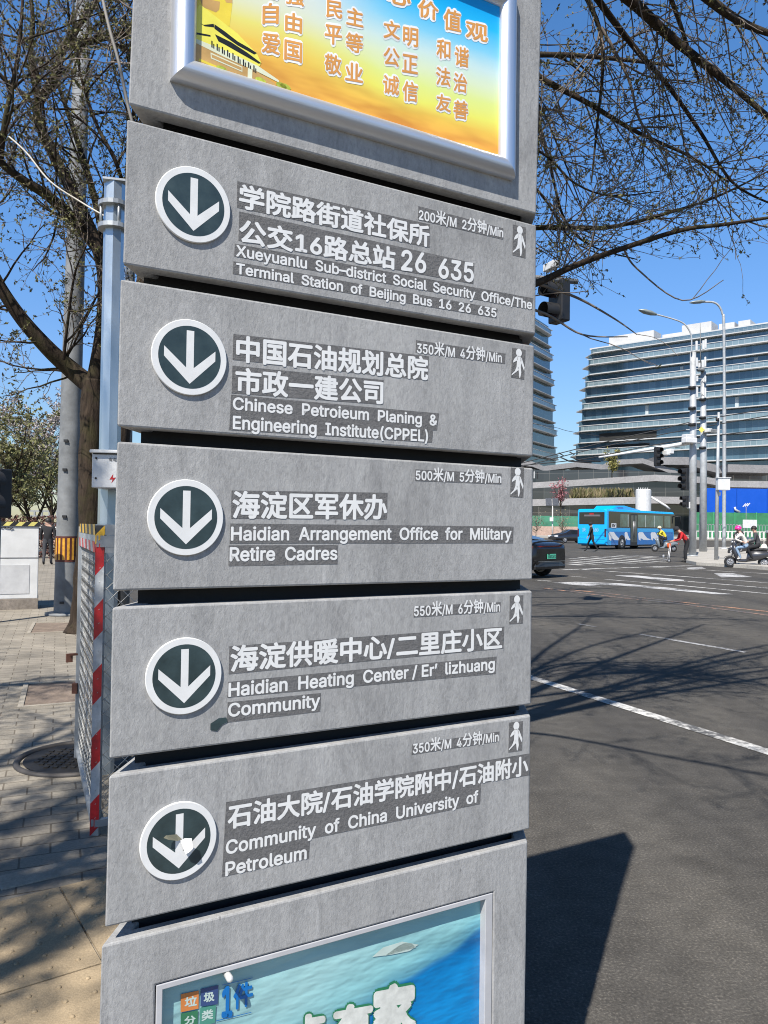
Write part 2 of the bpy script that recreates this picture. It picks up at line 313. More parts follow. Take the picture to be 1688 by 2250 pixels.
STRIP = stone('grey_sticker', (.135, .133, .132), .16, 18, 160)
LETTER = M('white_vinyl', (.66, .66, .645), .5, 0, .06, 25)
DARK = M('dark_green_vinyl', (.028, .047, .050), .38, 0, .35, 22)
def cornersrow():
    Lp = [(281.1, 228.3), (278.1, 260.3), (269.1, 579.8), (263.6, 612.3), (256.4, 936.4), (256.4, 969.6), (246.8, 1298.8), (245.6, 1335), (238.9, 1668.7), (238.3, 1706), (229.5, 2039.7), (222.3, 2078.9)]
    Rp = [(1178.6, 470.1), (1178.6, 494.2), (1176.8, 734.2), (1173.8, 759), (1170.8, 1002.7), (1171.4, 1028.6), (1169.6, 1274), (1169, 1298.7), (1166.6, 1548.2), (1166, 1572.3), (1163, 1822.2), (1159.4, 1848.7)]
    return [(F(*a), F(*b)) for a, b in zip(Lp, Rp)]
CR = cornersrow()
def shell(name, bl, br, tr, tl, mat, parent, t=.03, hole=None, rim=None):
    """hollow cast panel, open at top and bottom; corner order on the face bl br tr tl as (s, z); hole = rectangular opening in the face"""
    mb = MB(); ang = math.atan2(SIDE.y, SIDE.x); e = t / math.sin(ang)
    def ring(l, r, ins):
        (s0, z0), (s1, z1) = l, r
        o = [Vector((s0, 0, z0)), Vector((s1, 0, z1)), Vector((s1, 0, z1)) + SIDE, Vector((s0, 0, z0)) + SIDE]
        if not ins: return o
        u = Vector((1, 0, 0)) * e; w_ = SIDE.normalized() * e
        return [o[0] + u + w_, o[1] - u + w_, o[2] - u - w_, o[3] + u - w_]
    ob, ot, ib, it = ring(bl, br, 0), ring(tl, tr, 0), ring(bl, br, 1), ring(tl, tr, 1)
    mb.add(ob + ot + ib + it, [(0, 1, 5, 4)] * (0 if hole else 1) + [(i, (i + 1) % 4, 4 + (i + 1) % 4, 4 + i) for i in range(1, 4)] + [(8 + (i + 1) % 4, 8 + i, 12 + i, 12 + (i + 1) % 4) for i in range(4)]
           + [(4 + i, 4 + (i + 1) % 4, 12 + (i + 1) % 4, 12 + i) for i in range(4)] + [((i + 1) % 4, i, 8 + i, 8 + (i + 1) % 4) for i in range(4)])
    if hole:
        s0, s1, z0, z1 = hole; H = [Vector((s0, 0, z0)), Vector((s1, 0, z0)), Vector((s1, 0, z1)), Vector((s0, 0, z1))]; D = [h + Vector((0, t, 0)) for h in H]
        fo = [ob[0], ob[1], ot[1], ot[0]]
        mb.add(fo + H + D, [(0, 1, 5, 4), (1, 2, 6, 5), (2, 3, 7, 6), (3, 0, 4, 7), (4, 5, 9, 8), (5, 6, 10, 9), (6, 7, 11, 10), (7, 4, 8, 11)])
    o = mb.build(name, mat, parent)
    bm = bmesh.new(); bm.from_mesh(o.data); bmesh.ops.remove_doubles(bm, verts=bm.verts, dist=1e-5); bmesh.ops.recalc_face_normals(bm, faces=bm.faces)
    es = [x for x in bm.edges if len(x.link_faces) == 2 and x.calc_face_angle(0) > .5]
    bmesh.ops.bevel(bm, geom=es, offset=.0034, segments=2, affect='EDGES', profile=.5); bm.to_mesh(o.data); bm.free(); return o
# --- lettering: outlines of the letters taken from Blender's own text fonts
_font = None
try: _font = bpy.data.fonts.load(os.path.join(bpy.utils.resource_path('LOCAL'), 'datafiles', 'fonts', 'Inter.woff2'))
except Exception: _font = None
_gl = {}
def _run(body, latin):
    c = bpy.data.curves.new('text', 'FONT'); c.body = body; c.size = 1; c.resolution_u = 3
    if _font and latin: c.font = _font
    o = bpy.data.objects.new('text', c); col.objects.link(o); bpy.context.view_layer.update()
    me = bpy.data.meshes.new_from_object(o.evaluated_get(bpy.context.evaluated_depsgraph_get()))
    vs = [(v.co.x, v.co.y) for v in me.vertices]; fs = [tuple(p.vertices) for p in me.polygons]
    bpy.data.objects.remove(o); bpy.data.curves.remove(c); bpy.data.meshes.remove(me)
    return vs, fs
def glyphs(body, latin=False):
    k = (body, latin)
    if k in _gl: return _gl[k]
    runs = []; 
    for ch in body:
        cj = ord(ch) > 0x2e00
        if runs and (runs[-1][0] == cj or ch == ' '): runs[-1][1] += ch
        else: runs.append([cj, ch])
    V, Fc, x = [], [], 0.0
    for cj, tx in runs:
        vs, fs = _run(tx, not cj); mx = max(a for a, b in vs)
        sx = (.84 if latin else 1.0) if cj else (1.28 if len(runs) > 1 and not latin else 1.0); b0 = len(V)
        V += [(x + a * sx, b * sx + (.035 if cj and latin else 0)) for a, b in vs]; Fc += [tuple(i + b0 for i in f) for f in fs]
        tail = len(tx) - len(tx.rstrip(' ')); x += (len(tx.rstrip(' ')) * sx if cj else mx * sx + .07) + tail * .28
    _gl[k] = (V, Fc); return _gl[k]
def capheight(): return max(y for x, y in glyphs('H', True)[0])
def lettering(mb, body, pl, pr, ptop, n=-.0008, latin=False, bold=.02, mi=0, wob=0.0, proj=F, nn=8):
    """fit body between the left and right foot points of its line (picture) with the height of its first letter"""
    (s0, z0), (s1, z1), (_, zt) = proj(*pl), proj(*pr), proj(*ptop)
    vs, fs = glyphs(body, latin); xs = [a for a, b in vs]; ys = [b for a, b in vs]
    if latin: y0, y1 = 0.0, capheight()
    else: y0, y1 = min(ys), max(ys)
    kx = (s1 - s0) / (max(xs) - min(xs) + 2 * bold * .6); ky = (zt - z0) / (y1 - y0)
    fx = min(xs); offs = [(0, 0)] + [(math.cos(2 * math.pi * i / nn) * bold, math.sin(2 * math.pi * i / nn) * bold) for i in range(nn)] if bold else [(0, 0)]
    for i, (ox, oy) in enumerate(offs):
        P = []
        for x, y in vs:
            s = s0 + (x - fx + ox + bold * .6) * kx; f_ = (s - s0) / max(1e-6, s1 - s0)
            P.append((s, n - .000012 * i, z0 + (z1 - z0) * f_ + (y - y0 + oy) * ky))
        mb.add(P, fs, mi)
def strip(mb, pts, n=-.0004): mb.add([(F(*p)[0], n, F(*p)[1]) for p in pts], [tuple(range(len(pts)))])
def zo(ox, oy, k=2.37): return lambda x, y: (ox + x / k, oy + y / k)
PAN = [
 dict(o=(480, 380), disc=(426, 449.5), rot=0, dist='200米/M  2分钟/Min', dl=((1043, 241), (1482, 335), (1043, 194)), ds=[(1041, 172), (1484, 288), (1481, 346), (1039, 243)], wk=[(1534, 268), (1602, 284), (1599, 445), (1531, 427)],
  lines=[('学院路街道社保所', 0, (108, 180), (1097, 386), (108, 56)), ('公交16路总站', 0, (108, 362), (919, 503), (108, 238)), ('26', 1, (952, 503), (1080, 520), (952, 402)), ('635', 1, (1146, 543), (1328, 568), (1146, 445)),
   ('Xueyuanlu  Sub–district  Social  Security  Office/The', 1, (92, 432), (1632, 710), (92, 376)), ('Terminal  Station  of  Beijing  Bus  16  26  635', 1, (92, 523), (1447, 752), (92, 470))],
  strips=[[(98, 42), (1102, 268), (1099, 389), (96, 180)], [(108, 200), (1333, 470), (1328, 578), (104, 352)], [(86, 368), (1640, 652), (1634, 712), (82, 434)], [(78, 460), (1454, 706), (1448, 756), (74, 525)]]),
 dict(o=(480, 700), disc=(417.5, 785), rot=0, dist='350米/M  4分钟/Min', dl=((1033, 178), (1475, 228), (1033, 130)), ds=[(1029, 112), (1495, 182), (1491, 236), (1026, 176)], wk=[(1530, 152), (1600, 163), (1592, 318), (1524, 306)],
  lines=[('中国石油规划总院', 0, (92, 222), (1090, 320), (92, 88)), ('市政一建公司', 0, (88, 388), (856, 445), (88, 256)), ('Chinese  Petroieum  Planing  &', 1, (75, 472), (1139, 557), (75, 411)), ('Engineering  Institute(CPPEL)', 1, (75, 573), (1090, 640), (75, 508))],
  strips=[[(78, 80), (1096, 196), (1090, 322), (73, 214)], [(73, 245), (860, 320), (855, 448), (68, 388)], [(66, 396), (1150, 494), (1138, 582), (1118, 582), (1112, 646), (56, 580)]]),
 dict(o=(480, 1000), disc=(409.5, 1137), rot=0, dist='500米/M  5分钟/Min', dl=((1027, 128), (1472, 144), (1027, 82)), ds=[(1026, 74), (1474, 96), (1473, 152), (1024, 134)], wk=[(1523, 64), (1592, 68), (1588, 222), (1519, 217)],
  lines=[('海淀区军休办', 0, (72, 328), (876, 334), (72, 188)), ('Haidian  Arrangement  Office  for  Military', 1, (65, 443), (1525, 438), (65, 375)), ('Retire  Cadres', 1, (58, 551), (618, 543), (58, 482))],
  strips=[[(68, 184), (880, 196), (878, 334), (66, 330)], [(62, 356), (1537, 372), (1534, 459), (58, 460)], [(54, 470), (622, 468), (620, 568), (52, 578)]]),
 dict(o=(480, 1300), disc=(405.5, 1485.5), rot=0, dist='550米/M  6分钟/Min', dl=((1018, 127), (1466, 102), (1018, 78)), ds=[(1017, 76), (1470, 55), (1469, 105), (1016, 134)], wk=[(1517, 21), (1588, 19), (1586, 166), (1515, 170)],
  lines=[('海淀供暖中心/二里庄小区', 0, (62, 420), (1476, 296), (62, 284)), ('Haidian  Heating  Center / Er’  lizhuang', 1, (52, 546), (1438, 404), (52, 478)), ('Community', 1, (50, 651), (528, 598), (50, 585))],
  strips=[[(57, 284), (1489, 182), (1484, 296), (53, 430)], [(50, 470), (1449, 338), (1444, 428), (46, 552)], [(48, 576), (534, 528), (530, 625), (44, 682)]]),
 dict(o=(480, 1560), disc=(393.8, 1848), rot=0, dist='350米/M  4分钟/Min', dl=((1012, 226), (1459, 162), (1012, 179)), ds=[(1008, 180), (1464, 112), (1461, 164), (1006, 234)], wk=[(1514, 66), (1586, 58), (1582, 212), (1510, 222)],
  lines=[('石油大院/石油学院附中/石油附小', 0, (48, 622), (1612, 338), (48, 497)), ('Community  of  China  University  of', 1, (38, 751), (1352, 478), (38, 683)), ('Petroleum', 1, (36, 864), (458, 774), (36, 796))],
  strips=[[(40, 480), (1624, 226), (1618, 340), (1368, 382), (1363, 490), (478, 672), (470, 775), (18, 870)]]),
]
R_D = .0628
for i, P in enumerate(PAN):
    tl, tr = CR[1 + 2 * i]; bl, br = CR[2 + 2 * i]; q = zo(*P['o'])
    pn = shell('direction_panel', bl, br, tr, tl, concrete('cast_concrete', seed=i * 3.7), sign)
    ds, dz = F(*P['disc'], n=-.0045)
    mb = MB(); N = 56; T = -.0048
    circ = lambda r, n: [(ds + math.cos(2 * math.pi * k / N) * r, n, dz + math.sin(2 * math.pi * k / N) * r) for k in range(N)]
    mb.loft([circ(R_D, -.0005), circ(R_D, -.0042), circ(R_D - .0009, T)], 0, cap=False); mb.add(circ(R_D - .0009, T), [tuple(range(N))], 0)
    mb.add(circ(R_D * .828, T - .0002), [tuple(range(N))], 1)
    r = R_D * .828; ar = [(-.12, .85), (.12, .85), (.12, -.34), (.82, .28), (.82, -.04), (0, -.85), (-.82, -.04), (-.82, .28), (-.12, -.34)]
    A = [(ds + x * r, T - .0004, dz + y * r) for x, y in ar]; mb.add(A, [(0, 1, 2, 8), (2, 3, 4, 5), (8, 2, 5), (8, 5, 6, 7)], 2)
    disc = mb.build('arrow_disc', [LETTER, DARK, LETTER], pn)
    mb = MB()
    for s_ in P['strips']: strip(mb, [q(*p) for p in s_])
    strip(mb, [q(*p) for p in P['ds']]); strip(mb, [q(*p) for p in P['wk']]); mb.build('backing_stickers', STRIP, pn)
    mb = MB()
    for body, lat, a, b_, t_ in P['lines']: lettering(mb, body, q(*a), q(*b_), q(*t_), latin=bool(lat), bold=.021 if lat else .031)
    lettering(mb, P['dist'], q(*P['dl'][0]), q(*P['dl'][1]), q(*P['dl'][2]), latin=True, bold=.02)
    mb.build('lettering', LETTER, pn)
    # walking figure
    W4 = [F(*q(*p)) for p in P['wk']]; s0 = (W4[0][0] + W4[3][0]) / 2; s1 = (W4[1][0] + W4[2][0]) / 2; z1 = (W4[0][1] + W4[1][1]) / 2; z0 = (W4[2][1] + W4[3][1]) / 2
    mb = MB(); U = lambda x, y, n=-.0008: (s0 + (s1 - s0) * x, n, z1 + (z0 - z1) * y)
    mb.add([(s0 + (s1 - s0) * .53 + math.cos(k * .3142) * .0078, -.0008, z1 + (z0 - z1) * .135 + math.sin(k * .3142) * .0085) for k in range(20)], [tuple(range(20))])
    for poly in ([(.42, .24), (.62, .24), (.72, .34), (.68, .62), (.36, .62), (.40, .34)], [(.42, .24), (.46, .38), (.12, .49), (.10, .44), (.22, .33)], [(.62, .24), (.76, .32), (.97, .60), (.94, .72), (.88, .66), (.66, .42)],
                 [(.36, .62), (.54, .62), (.50, .72), (.02, .92), (.00, .88), (.24, .76)], [(.46, .62), (.68, .62), (.72, .80), (.64, .97), (.58, .97), (.54, .78)]):
        mb.add([U(*p) for p in poly], [tuple(range(len(poly)))])
    mb.build('walking_figure', LETTER, pn)
    if i == 3:
        mb = MB(); mb.add([(F(x, y)[0], -.0012, F(x, y)[1]) for x, y in ((462, 1590), (480, 1578), (497, 1576), (500, 1586), (488, 1592), (476, 1606), (462, 1604))], [tuple(range(7))]); mb.build('peeling_flake', DARK, pn)
    if i == 4:
        mb = MB(); c = lambda x, y, n: (F(290 + x / 6.91, 1720 + y / 6.91, n + .012)[0], n + .0125, F(290 + x / 6.91, 1720 + y / 6.91, n + .012)[1])
        mb.add([c(735, 880, -.020), c(800, 845, -.026), c(910, 845, -.031), c(930, 1000, -.033), c(880, 1050, -.032), c(815, 1090, -.026), c(770, 990, -.020)], [(0, 1, 5, 6), (1, 2, 3, 5), (3, 4, 5)], 0)
        mb.add([c(480, 840, -.029), c(520, 800, -.026), c(680, 785, -.019), c(760, 860, -.019), c(700, 885, -.020), c(560, 870, -.028)], [(0, 1, 5), (1, 2, 4, 5), (2, 3, 4)], 1)
        mb.build('torn_sticker', [LETTER, M('stale_sticker', (.20, .19, .13), .8)], pn)
CONC6 = concrete('cast_concrete', seed=31); CONC7 = concrete('cast_concrete', seed=44)
# core column
mb = MB(); s_l = F(303, 1310, .05)[0]; s_r = F(1143, 1287, .05)[0]
mb.prism([(s_l, .05), (s_r, .05), (s_r + .04, .13), (s_l + .05, .13)], .12, 2.75); mb.build('core_column', CORE, sign)
# bottom panel with its notice board
tl, tr = CR[11]; z_b = SW; 
gx0, gzt = F(342, 2165); gx1, gz1 = F(1085, 1961); gzt = (gzt + gz1) / 2
hole = (gx0, gx1, .28, gzt)
pb = shell('base_panel', (tl[0] - .008, z_b), (tr[0] - .006, z_b), tr, tl, CONC6, sign, hole=hole)
ix0 = F(358, 2176)[0]; izt = F(358, 2176)[1]; ix1 = F(1068, 1984)[0]
mb = MB(); g = .0016
def fr(mb, o, i, n0, n1, mi=0):
    A = lambda r, n: [(r[0], n, r[2]), (r[1], n, r[2]), (r[1], n, r[3]), (r[0], n, r[3])]
    V = A(o, n1) + A(o, n0) + A(i, n0) + A(i, n1)
    mb.add(V, [f for k in range(4) for f in ((k, (k + 1) % 4, 4 + (k + 1) % 4, 4 + k), (4 + k, 4 + (k + 1) % 4, 8 + (k + 1) % 4, 8 + k), (8 + k, 8 + (k + 1) % 4, 12 + (k + 1) % 4, 12 + k))], mi)
o_ = (gx0 + g, gx1 - g, .28 + g, gzt - g); i_ = (ix0, ix1, .30, izt)
fr(mb, o_, i_, .0008, .024); mb.build('board_frame', M('grey_painted_frame', (.42, .42, .43), .5, 0, .12, 9), pb, fix=True, bevel=.0012)
mb = MB(); mb.add([(gx0, .028, .2), (gx1, .028, .2), (gx1, .028, gzt), (gx0, .028, gzt)], [(0, 1, 2, 3)]); mb.build('board_backing', CORE, pb)
# creased blue notice
def notice_mat():
    m, nt, b = nmat('creased_printed_banner'); tc = nt.nodes.new('ShaderNodeTexCoord'); sp = nt.nodes.new('ShaderNodeSeparateXYZ'); L(nt, tc.outputs['Object'], sp.inputs[0])
    v = tc.outputs['Object']; n1 = noise(nt, v, 5, 4)
    # mountain line: height above it decides sky or hill
    mp = nt.nodes.new('ShaderNodeMapping'); mp.inputs['Scale'].default_value = (1, 0, 0); L(nt, v, mp.inputs[0]); n2 = noise(nt, mp.outputs[0], 3.4, 2)
    def mth(op, a, c, d=None):
        n = nt.nodes.new('ShaderNodeMath'); n.operation = op
        for i, x in enumerate((a, c, d)):
            if x is None: continue
            if isinstance(x, (int, float)): n.inputs[i].default_value = x
            else: L(nt, x, n.inputs[i])
        return n.outputs[0]
    # hill edge z = izt - .36 + .5*s ... measured on the photograph
    e = mth('ADD', mth('MULTIPLY', sp.outputs[0], .38), mth('MULTIPLY_ADD', n2.outputs[0], .10, izt - .385))
    h = mth('SUBTRACT', sp.outputs[2], e)
    rr = ramp(nt, [(.488, (.01, .15, .36)), (.494, (.03, .20, .40)), (.500, (.10, .32, .42)), (.53, (.19, .42, .45)), (.62, (.27, .47, .48))]); L(nt, mth('ADD', h, .5), rr.inputs[0])
    deep = ramp(nt, [(.35, (.0, .10, .28)), (.5, (.0, .17, .43)), (.68, (.005, .25, .58))]); wv = noise(nt, coords(nt, (3.2, 1, 9), (0, R(-28), 0)), 1.1, 4); L(nt, wv.outputs[0], deep.inputs[0])
    lt = ramp(nt, [(.3, (.70, .74, .76)), (.7, (1.25, 1.22, 1.2))]); L(nt, wv.outputs[0], lt.inputs[0])
    sel = ramp(nt, [(.486, 1), (.489, 0)]); L(nt, mth('ADD', h, .5), sel.inputs[0])
    c = mixc(nt, 1.0, rr.outputs[0], lt.outputs[0], 'MULTIPLY'); c = mixc(nt, sel.outputs[0], c, deep.outputs[0]); L(nt, c, b.inputs['Base Color']); b.inputs['Roughness'].default_value = .38
    bump(nt, b, wv.outputs[0], .5, .03); return m
nb = MB(); NN = 60; NB_N = .019
def wave(s, z): return NB_N + 0.0012 * mnoise.noise(Vector((s * 3 - z * 2, z * 8 + s * 5, 1.3)))
gridv = [(ix0 - .004 + (ix1 - ix0 + .008) * i / NN, 0, .29 + (izt + .003 - .29) * j / NN) for j in range(NN + 1) for i in range(NN + 1)]
nb.add([(x, wave(x, z), z) for x, y, z in gridv], [(j * (NN + 1) + i, j * (NN + 1) + i + 1, (j + 1) * (NN + 1) + i + 1, (j + 1) * (NN + 1) + i) for j in range(NN) for i in range(NN)], 0, True)
notice = nb.build('printed_notice', notice_mat(), pb)
def FB(x, y): return F(x, y, .0172)
PRM = [M('pr_orange', (.55, .19, .05), .4), M('pr_navy', (.03, .06, .17), .4), M('pr_green', (.03, .16, .08), .4), M('pr_teal', (.06, .24, .18), .4), M('pr_cream', (.44, .54, .50), .4), M('pr_blue', (.0, .13, .40), .4), M('pr_darkgreen', (.02, .17, .08), .4), M('pr_offwhite', (.55, .56, .52), .4, 0, .25, 30)]
mb = MB(); qz = lambda x, y: (340 + x / 5.53, 2080 + y / 5.53)
def poly(mbx, pts, n, mi, pr=FB): mbx.add([(pr(*p)[0], n, pr(*p)[1]) for p in pts], [tuple(range(len(pts)))], mi)
for pts, mi in (([(318, 580), (535, 535), (532, 755), (315, 800)], 0), ([(560, 518), (775, 470), (765, 700), (555, 728)], 1), ([(318, 815), (525, 775), (520, 990), (316, 1030)], 2), ([(553, 745), (745, 712), (735, 925), (545, 975)], 3)):
    poly(mb, [qz(*p) for p in pts], .0172, mi)
for ch, a, b_, t_, mi in (('垃', (365, 735), (510, 710), (365, 620), 4), ('圾', (595, 680), (725, 655), (595, 570), 4), ('分', (360, 950), (495, 930), (360, 855), 4), ('类', (570, 905), (710, 870), (570, 790), 4), ('1', (815, 850), (940, 830), (815, 510), 5), ('件', (955, 770), (1190, 700), (955, 480), 5)):
    lettering(mb, ch, qz(*a), qz(*b_), qz(*t_), n=.0170, bold=.035 if mi == 4 else .03, mi=mi, proj=FB, latin=(ch == '1'))
mb.build('logo_print', PRM, pb); mb = MB()
for pts in ([(745, 900), (1175, 795), (1175, 803), (745, 910)], [(820, 465), (1190, 376), (1190, 384), (820, 473)]): mb = MB(); poly(mb, [qz(*p) for p in pts], .0171, 5); mb.build('rule_print', PRM, pb)
mb = MB()
qc = lambda x, y: (620 + x / 3.456, 2060 + y / 3.456)
poly(mb, [qc(780, 140), qc(830, 105), qc(880, 68), qc(930, 42), qc(985, 45), qc(1015, 78), qc(950, 95), qc(860, 120)], .0172, 4)
poly(mb, [(818, 2103), (842, 2082), (884, 2069), (920, 2076), (900, 2090), (860, 2098)], .0172, 4)
mb.build('cloud_print', PRM, pb); mb = MB()
for ch, a, b_, t_ in (('家', (690, 760), (1010, 690), (690, 400)), ('有', (385, 830), (680, 770), (385, 545)), ('点', (60, 900), (330, 850), (60, 620))):
    lettering(mb, ch, qc(*a), qc(*b_), qc(*t_), n=.0170, bold=.115, mi=6, proj=FB, nn=12); lettering(mb, ch, qc(*a), qc(*b_), qc(*t_), n=.0166, bold=.06, mi=7, proj=FB, nn=12)
mb.build('slogan_print', PRM, pb)
x, y = F(501, 2144, .0)
mb = MB(); mb.tube([(x, .02, y), (x, -.012, y), (x, -.016, y)], [.006, .006, .003], 10); mb.build('screw_head', M('screw_zinc', (.6, .6, .58), .4, .3), pb)
# top panel with the framed poster
tl_b, tr_b = CR[0]; ztop = 2.83
l0, r0 = F(286.8, 0), F(1183.2, 0)
pt = shell('head_panel', tl_b, tr_b, (r0[0] + .012, ztop), (l0[0] + .012, ztop), CONC7, sign)
# rounded aluminium snap frame
fx0 = F(374, 120, -.0)[0]; fx1 = F(1140, 200, -.02)[0]; fz0 = F(373, 178)[1]; fz1 = F(1144.6, -2)[1]
ALU = M('brushed_aluminium', (.72, .73, .75), .36, .85, .1, 3, .08, 200, stretch=(1, 1, .05)); ALUH = M('brushed_aluminium_rail', (.66, .67, .69), .42, .75, .12, 3, .1, 160, stretch=(.05, 1, 1))
prof = [(0, 0), (0, -.009), (.004, -.017), (.011, -.0225), (.020, -.0245), (.029, -.0225), (.036, -.017), (.040, -.011), (.041, -.005), (.041, 0)]
for a, b_, mt in (((fx0, fz0), (fx0, fz1), ALU), ((fx1, fz0), (fx1, fz1), ALU), ((fx0, fz0), (fx1, fz0), ALUH), ((fx0, fz1), (fx1, fz1), ALUH)):
    mb = MB(); rings = []
    vert = a[0] == b_[0]
    for end in (0, 1):
        rg = []
        for u, n in prof:
            if vert: s = a[0] + (u if a[0] == fx0 else -u); z = (a[1] + u if end == 0 else b_[1] - u)
            else: z = a[1] + (u if a[1] == fz0 else -u); s = (a[0] + u if end == 0 else b_[0] - u)
            rg.append((s, n, z))
        rings.append(rg)
    mb.loft(rings, 0, smooth=True, closed=False, cap=False); mb.build('frame_rail', mt, pt, fix=False)
px0, px1, pz0, pz1 = fx0 + .038, fx1 - .038, fz0 + .038, fz1 - .038
def poster_mat():
    m, nt, b = nmat('printed_poster'); tc = nt.nodes.new('ShaderNodeTexCoord'); mp = nt.nodes.new('ShaderNodeMapping'); L(nt, tc.outputs['Object'], mp.inputs[0])
    mp.inputs['Location'].default_value = (-px0 / (px1 - px0), 0, -pz0 / (pz1 - pz0)); mp.inputs['Scale'].default_value = (1 / (px1 - px0), 1, 1 / (pz1 - pz0))
    sp = nt.nodes.new('ShaderNodeSeparateXYZ'); L(nt, mp.outputs[0], sp.inputs[0]); nz = noise(nt, mp.outputs[0], 2.6, 3)
    def mth(op, a, c, d=None):
        n = nt.nodes.new('ShaderNodeMath'); n.operation = op
        for i, x in enumerate((a, c, d)):
            if x is None: continue
            if isinstance(x, (int, float)): n.inputs[i].default_value = x
            else: L(nt, x, n.inputs[i])
        return n.outputs[0]
    u, v = sp.outputs[0], sp.outputs[2]
    t = mth('ADD', v, mth('MULTIPLY', u, -.05)); t = mth('ADD', t, mth('MULTIPLY_ADD', nz.outputs[0], .12, -.06))
    right = ramp(nt, [(.0, (.78, .40, .06)), (.09, (.80, .52, .07)), (.13, (.80, .62, .09)), (.18, (.78, .76, .12)), (.27, (.70, .78, .22)), (.38, (.66, .76, .50)), (.48, (.55, .72, .68)), (.60, (.22, .58, .76)), (.76, (.02, .44, .78)), (.92, (.0, .31, .70))]); L(nt, t, right.inputs[0])
    left = ramp(nt, [(.05, (.78, .45, .07)), (.22, (.80, .53, .08)), (.32, (.76, .69, .16)), (.44, (.70, .72, .50)), (.60, (.70, .73, .70)), (.8, (.66, .71, .72)), (1., (.45, .66, .75))]); L(nt, t, left.inputs[0])
    f = ramp(nt, [(.22, 0), (.62, 1)]); f.color_ramp.interpolation = 'EASE'; L(nt, u, f.inputs[0])
    c = mixc(nt, f.outputs[0], left.outputs[0], right.outputs[0])
    wn_ = noise(nt, coords(nt, (1.2, 1, 5), (0, R(16), 0)), 3.4, 3); dn = ramp(nt, [(.42, (1.1, 1.06, 1.0)), (.58, (.80, .62, .55))]); L(nt, wn_.outputs[0], dn.inputs[0])
    lo = ramp(nt, [(.16, 1), (.27, 0)]); L(nt, mth('ADD', v, mth('MULTIPLY', u, .12)), lo.inputs[0]); c = mixc(nt, lo.outputs[0], c, mixc(nt, 1.0, c, dn.outputs[0], 'MULTIPLY'))
    L(nt, c, b.inputs['Base Color']); b.inputs['Roughness'].default_value = .25; return m
mb = MB(); mb.add([(px0, -.006, pz0), (px1, -.006, pz0), (px1, -.006, pz1), (px0, -.006, pz1)], [(0, 1, 2, 3)])
pst = mb.build('poster', poster_mat(), pt)
FPp = lambda x, y: F(x, y, -.006)
mb = MB(); q3 = lambda x, y: (410 + x / 5.72, y / 5.72)
MI = dict(yel=0, dark=1, gold=2, pale=3, brown=4, green=5, orange=6, white=7)
def clip(P, ax, lim, sgn):
    out = []
    for a, b in zip(P, P[1:] + P[:1]):
        da, db = (a[ax] - lim) * sgn, (b[ax] - lim) * sgn
        if da >= 0: out.append(a)
        if da * db < 0: k = da / (da - db); out.append(tuple(x + (y - x) * k for x, y in zip(a, b)))
    return out
def pp(pts, mi, n=-.00621):
    P = [FPp(*q3(*p)) for p in pts]
    for ax, lim, sg_ in ((0, px0, 1), (0, px1, -1), (1, pz0, 1), (1, pz1, -1)): P = clip(P, ax, lim, sg_) if P else P
    if len(P) > 2: mb.add([(a, n, b) for a, b in P], [tuple(range(len(P)))], MI[mi])
pp([(60, -200), (575, -200), (575, 60), (540, 330), (460, 300), (170, 130), (60, 60)], 'gold'); pp([(165, -30), (420, 20), (410, 120), (370, 155), (200, 85)], 'brown', -.00632); pp([(440, -60), (575, -60), (575, 40), (500, 30)], 'brown', -.00632)
pp([(75, 190), (165, 55), (190, 70), (640, 420), (870, 660), (640, 560), (340, 300), (160, 300), (75, 330)], 'yel', -.00635)
pp([(60, 330), (160, 300), (340, 300), (560, 440), (880, 665), (940, 790), (900, 860), (500, 640), (60, 500)], 'yel', -.00642)
pp([(170, 295), (215, 312), (340, 300), (350, 345), (230, 330)], 'dark', -.00656); pp([(350, 305), (480, 395), (640, 520), (780, 600), (885, 668), (850, 685), (640, 570), (470, 450), (350, 360)], 'dark', -.00656)
pp([(355, 430), (560, 530), (760, 660), (940, 795), (905, 800), (700, 685), (480, 560), (400, 520)], 'dark', -.00656); pp([(75, 398), (300, 440), (300, 462), (75, 425)], 'dark', -.00656)
pp([(75, 470), (500, 640), (900, 830), (1160, 1010), (1165, 1040), (880, 895), (480, 720), (75, 520)], 'pale', -.00652)
pp([(75, 522), (480, 722), (880, 897), (1100, 1040), (1160, 1120), (75, 790)], 'brown', -.00649); pp([(75, 780), (400, 880), (700, 985), (1000, 1085), (1250, 1190), (60, 1190)], 'yel', -.00663)
for k in range(9):
    x = 310 + k * 66; y = 510 + k * 38 + (k > 4) * 4
    pp([(x, y), (x + 16, y + 8), (x + 16, y + 92), (x, y + 84)], 'dark', -.00663); pp([(x + 24, y + 40), (x + 38, y + 46), (x + 38, y + 104), (x + 24, y + 98)], 'dark', -.00663)
pp([(300, 660), (700, 840), (700, 905), (305, 735)], 'pale', -.00670); pp([(312, 682), (690, 850), (690, 888), (316, 722)], 'brown', -.00680)
pp([(770, 850), (826, 880), (822, 1010), (765, 990)], 'pale', -.00670); pp([(160, 735), (380, 830), (370, 860), (150, 760)], 'gold', -.00670)
for cx, cy in ((440, 865), (930, 1010), (1240, 1090), (1190, 1075)): pp([(cx + math.cos(k * .785) * 70, cy + math.sin(k * .785) * 38 + math.cos(k * .785) * 25) for k in range(8)], 'green', -.00674)
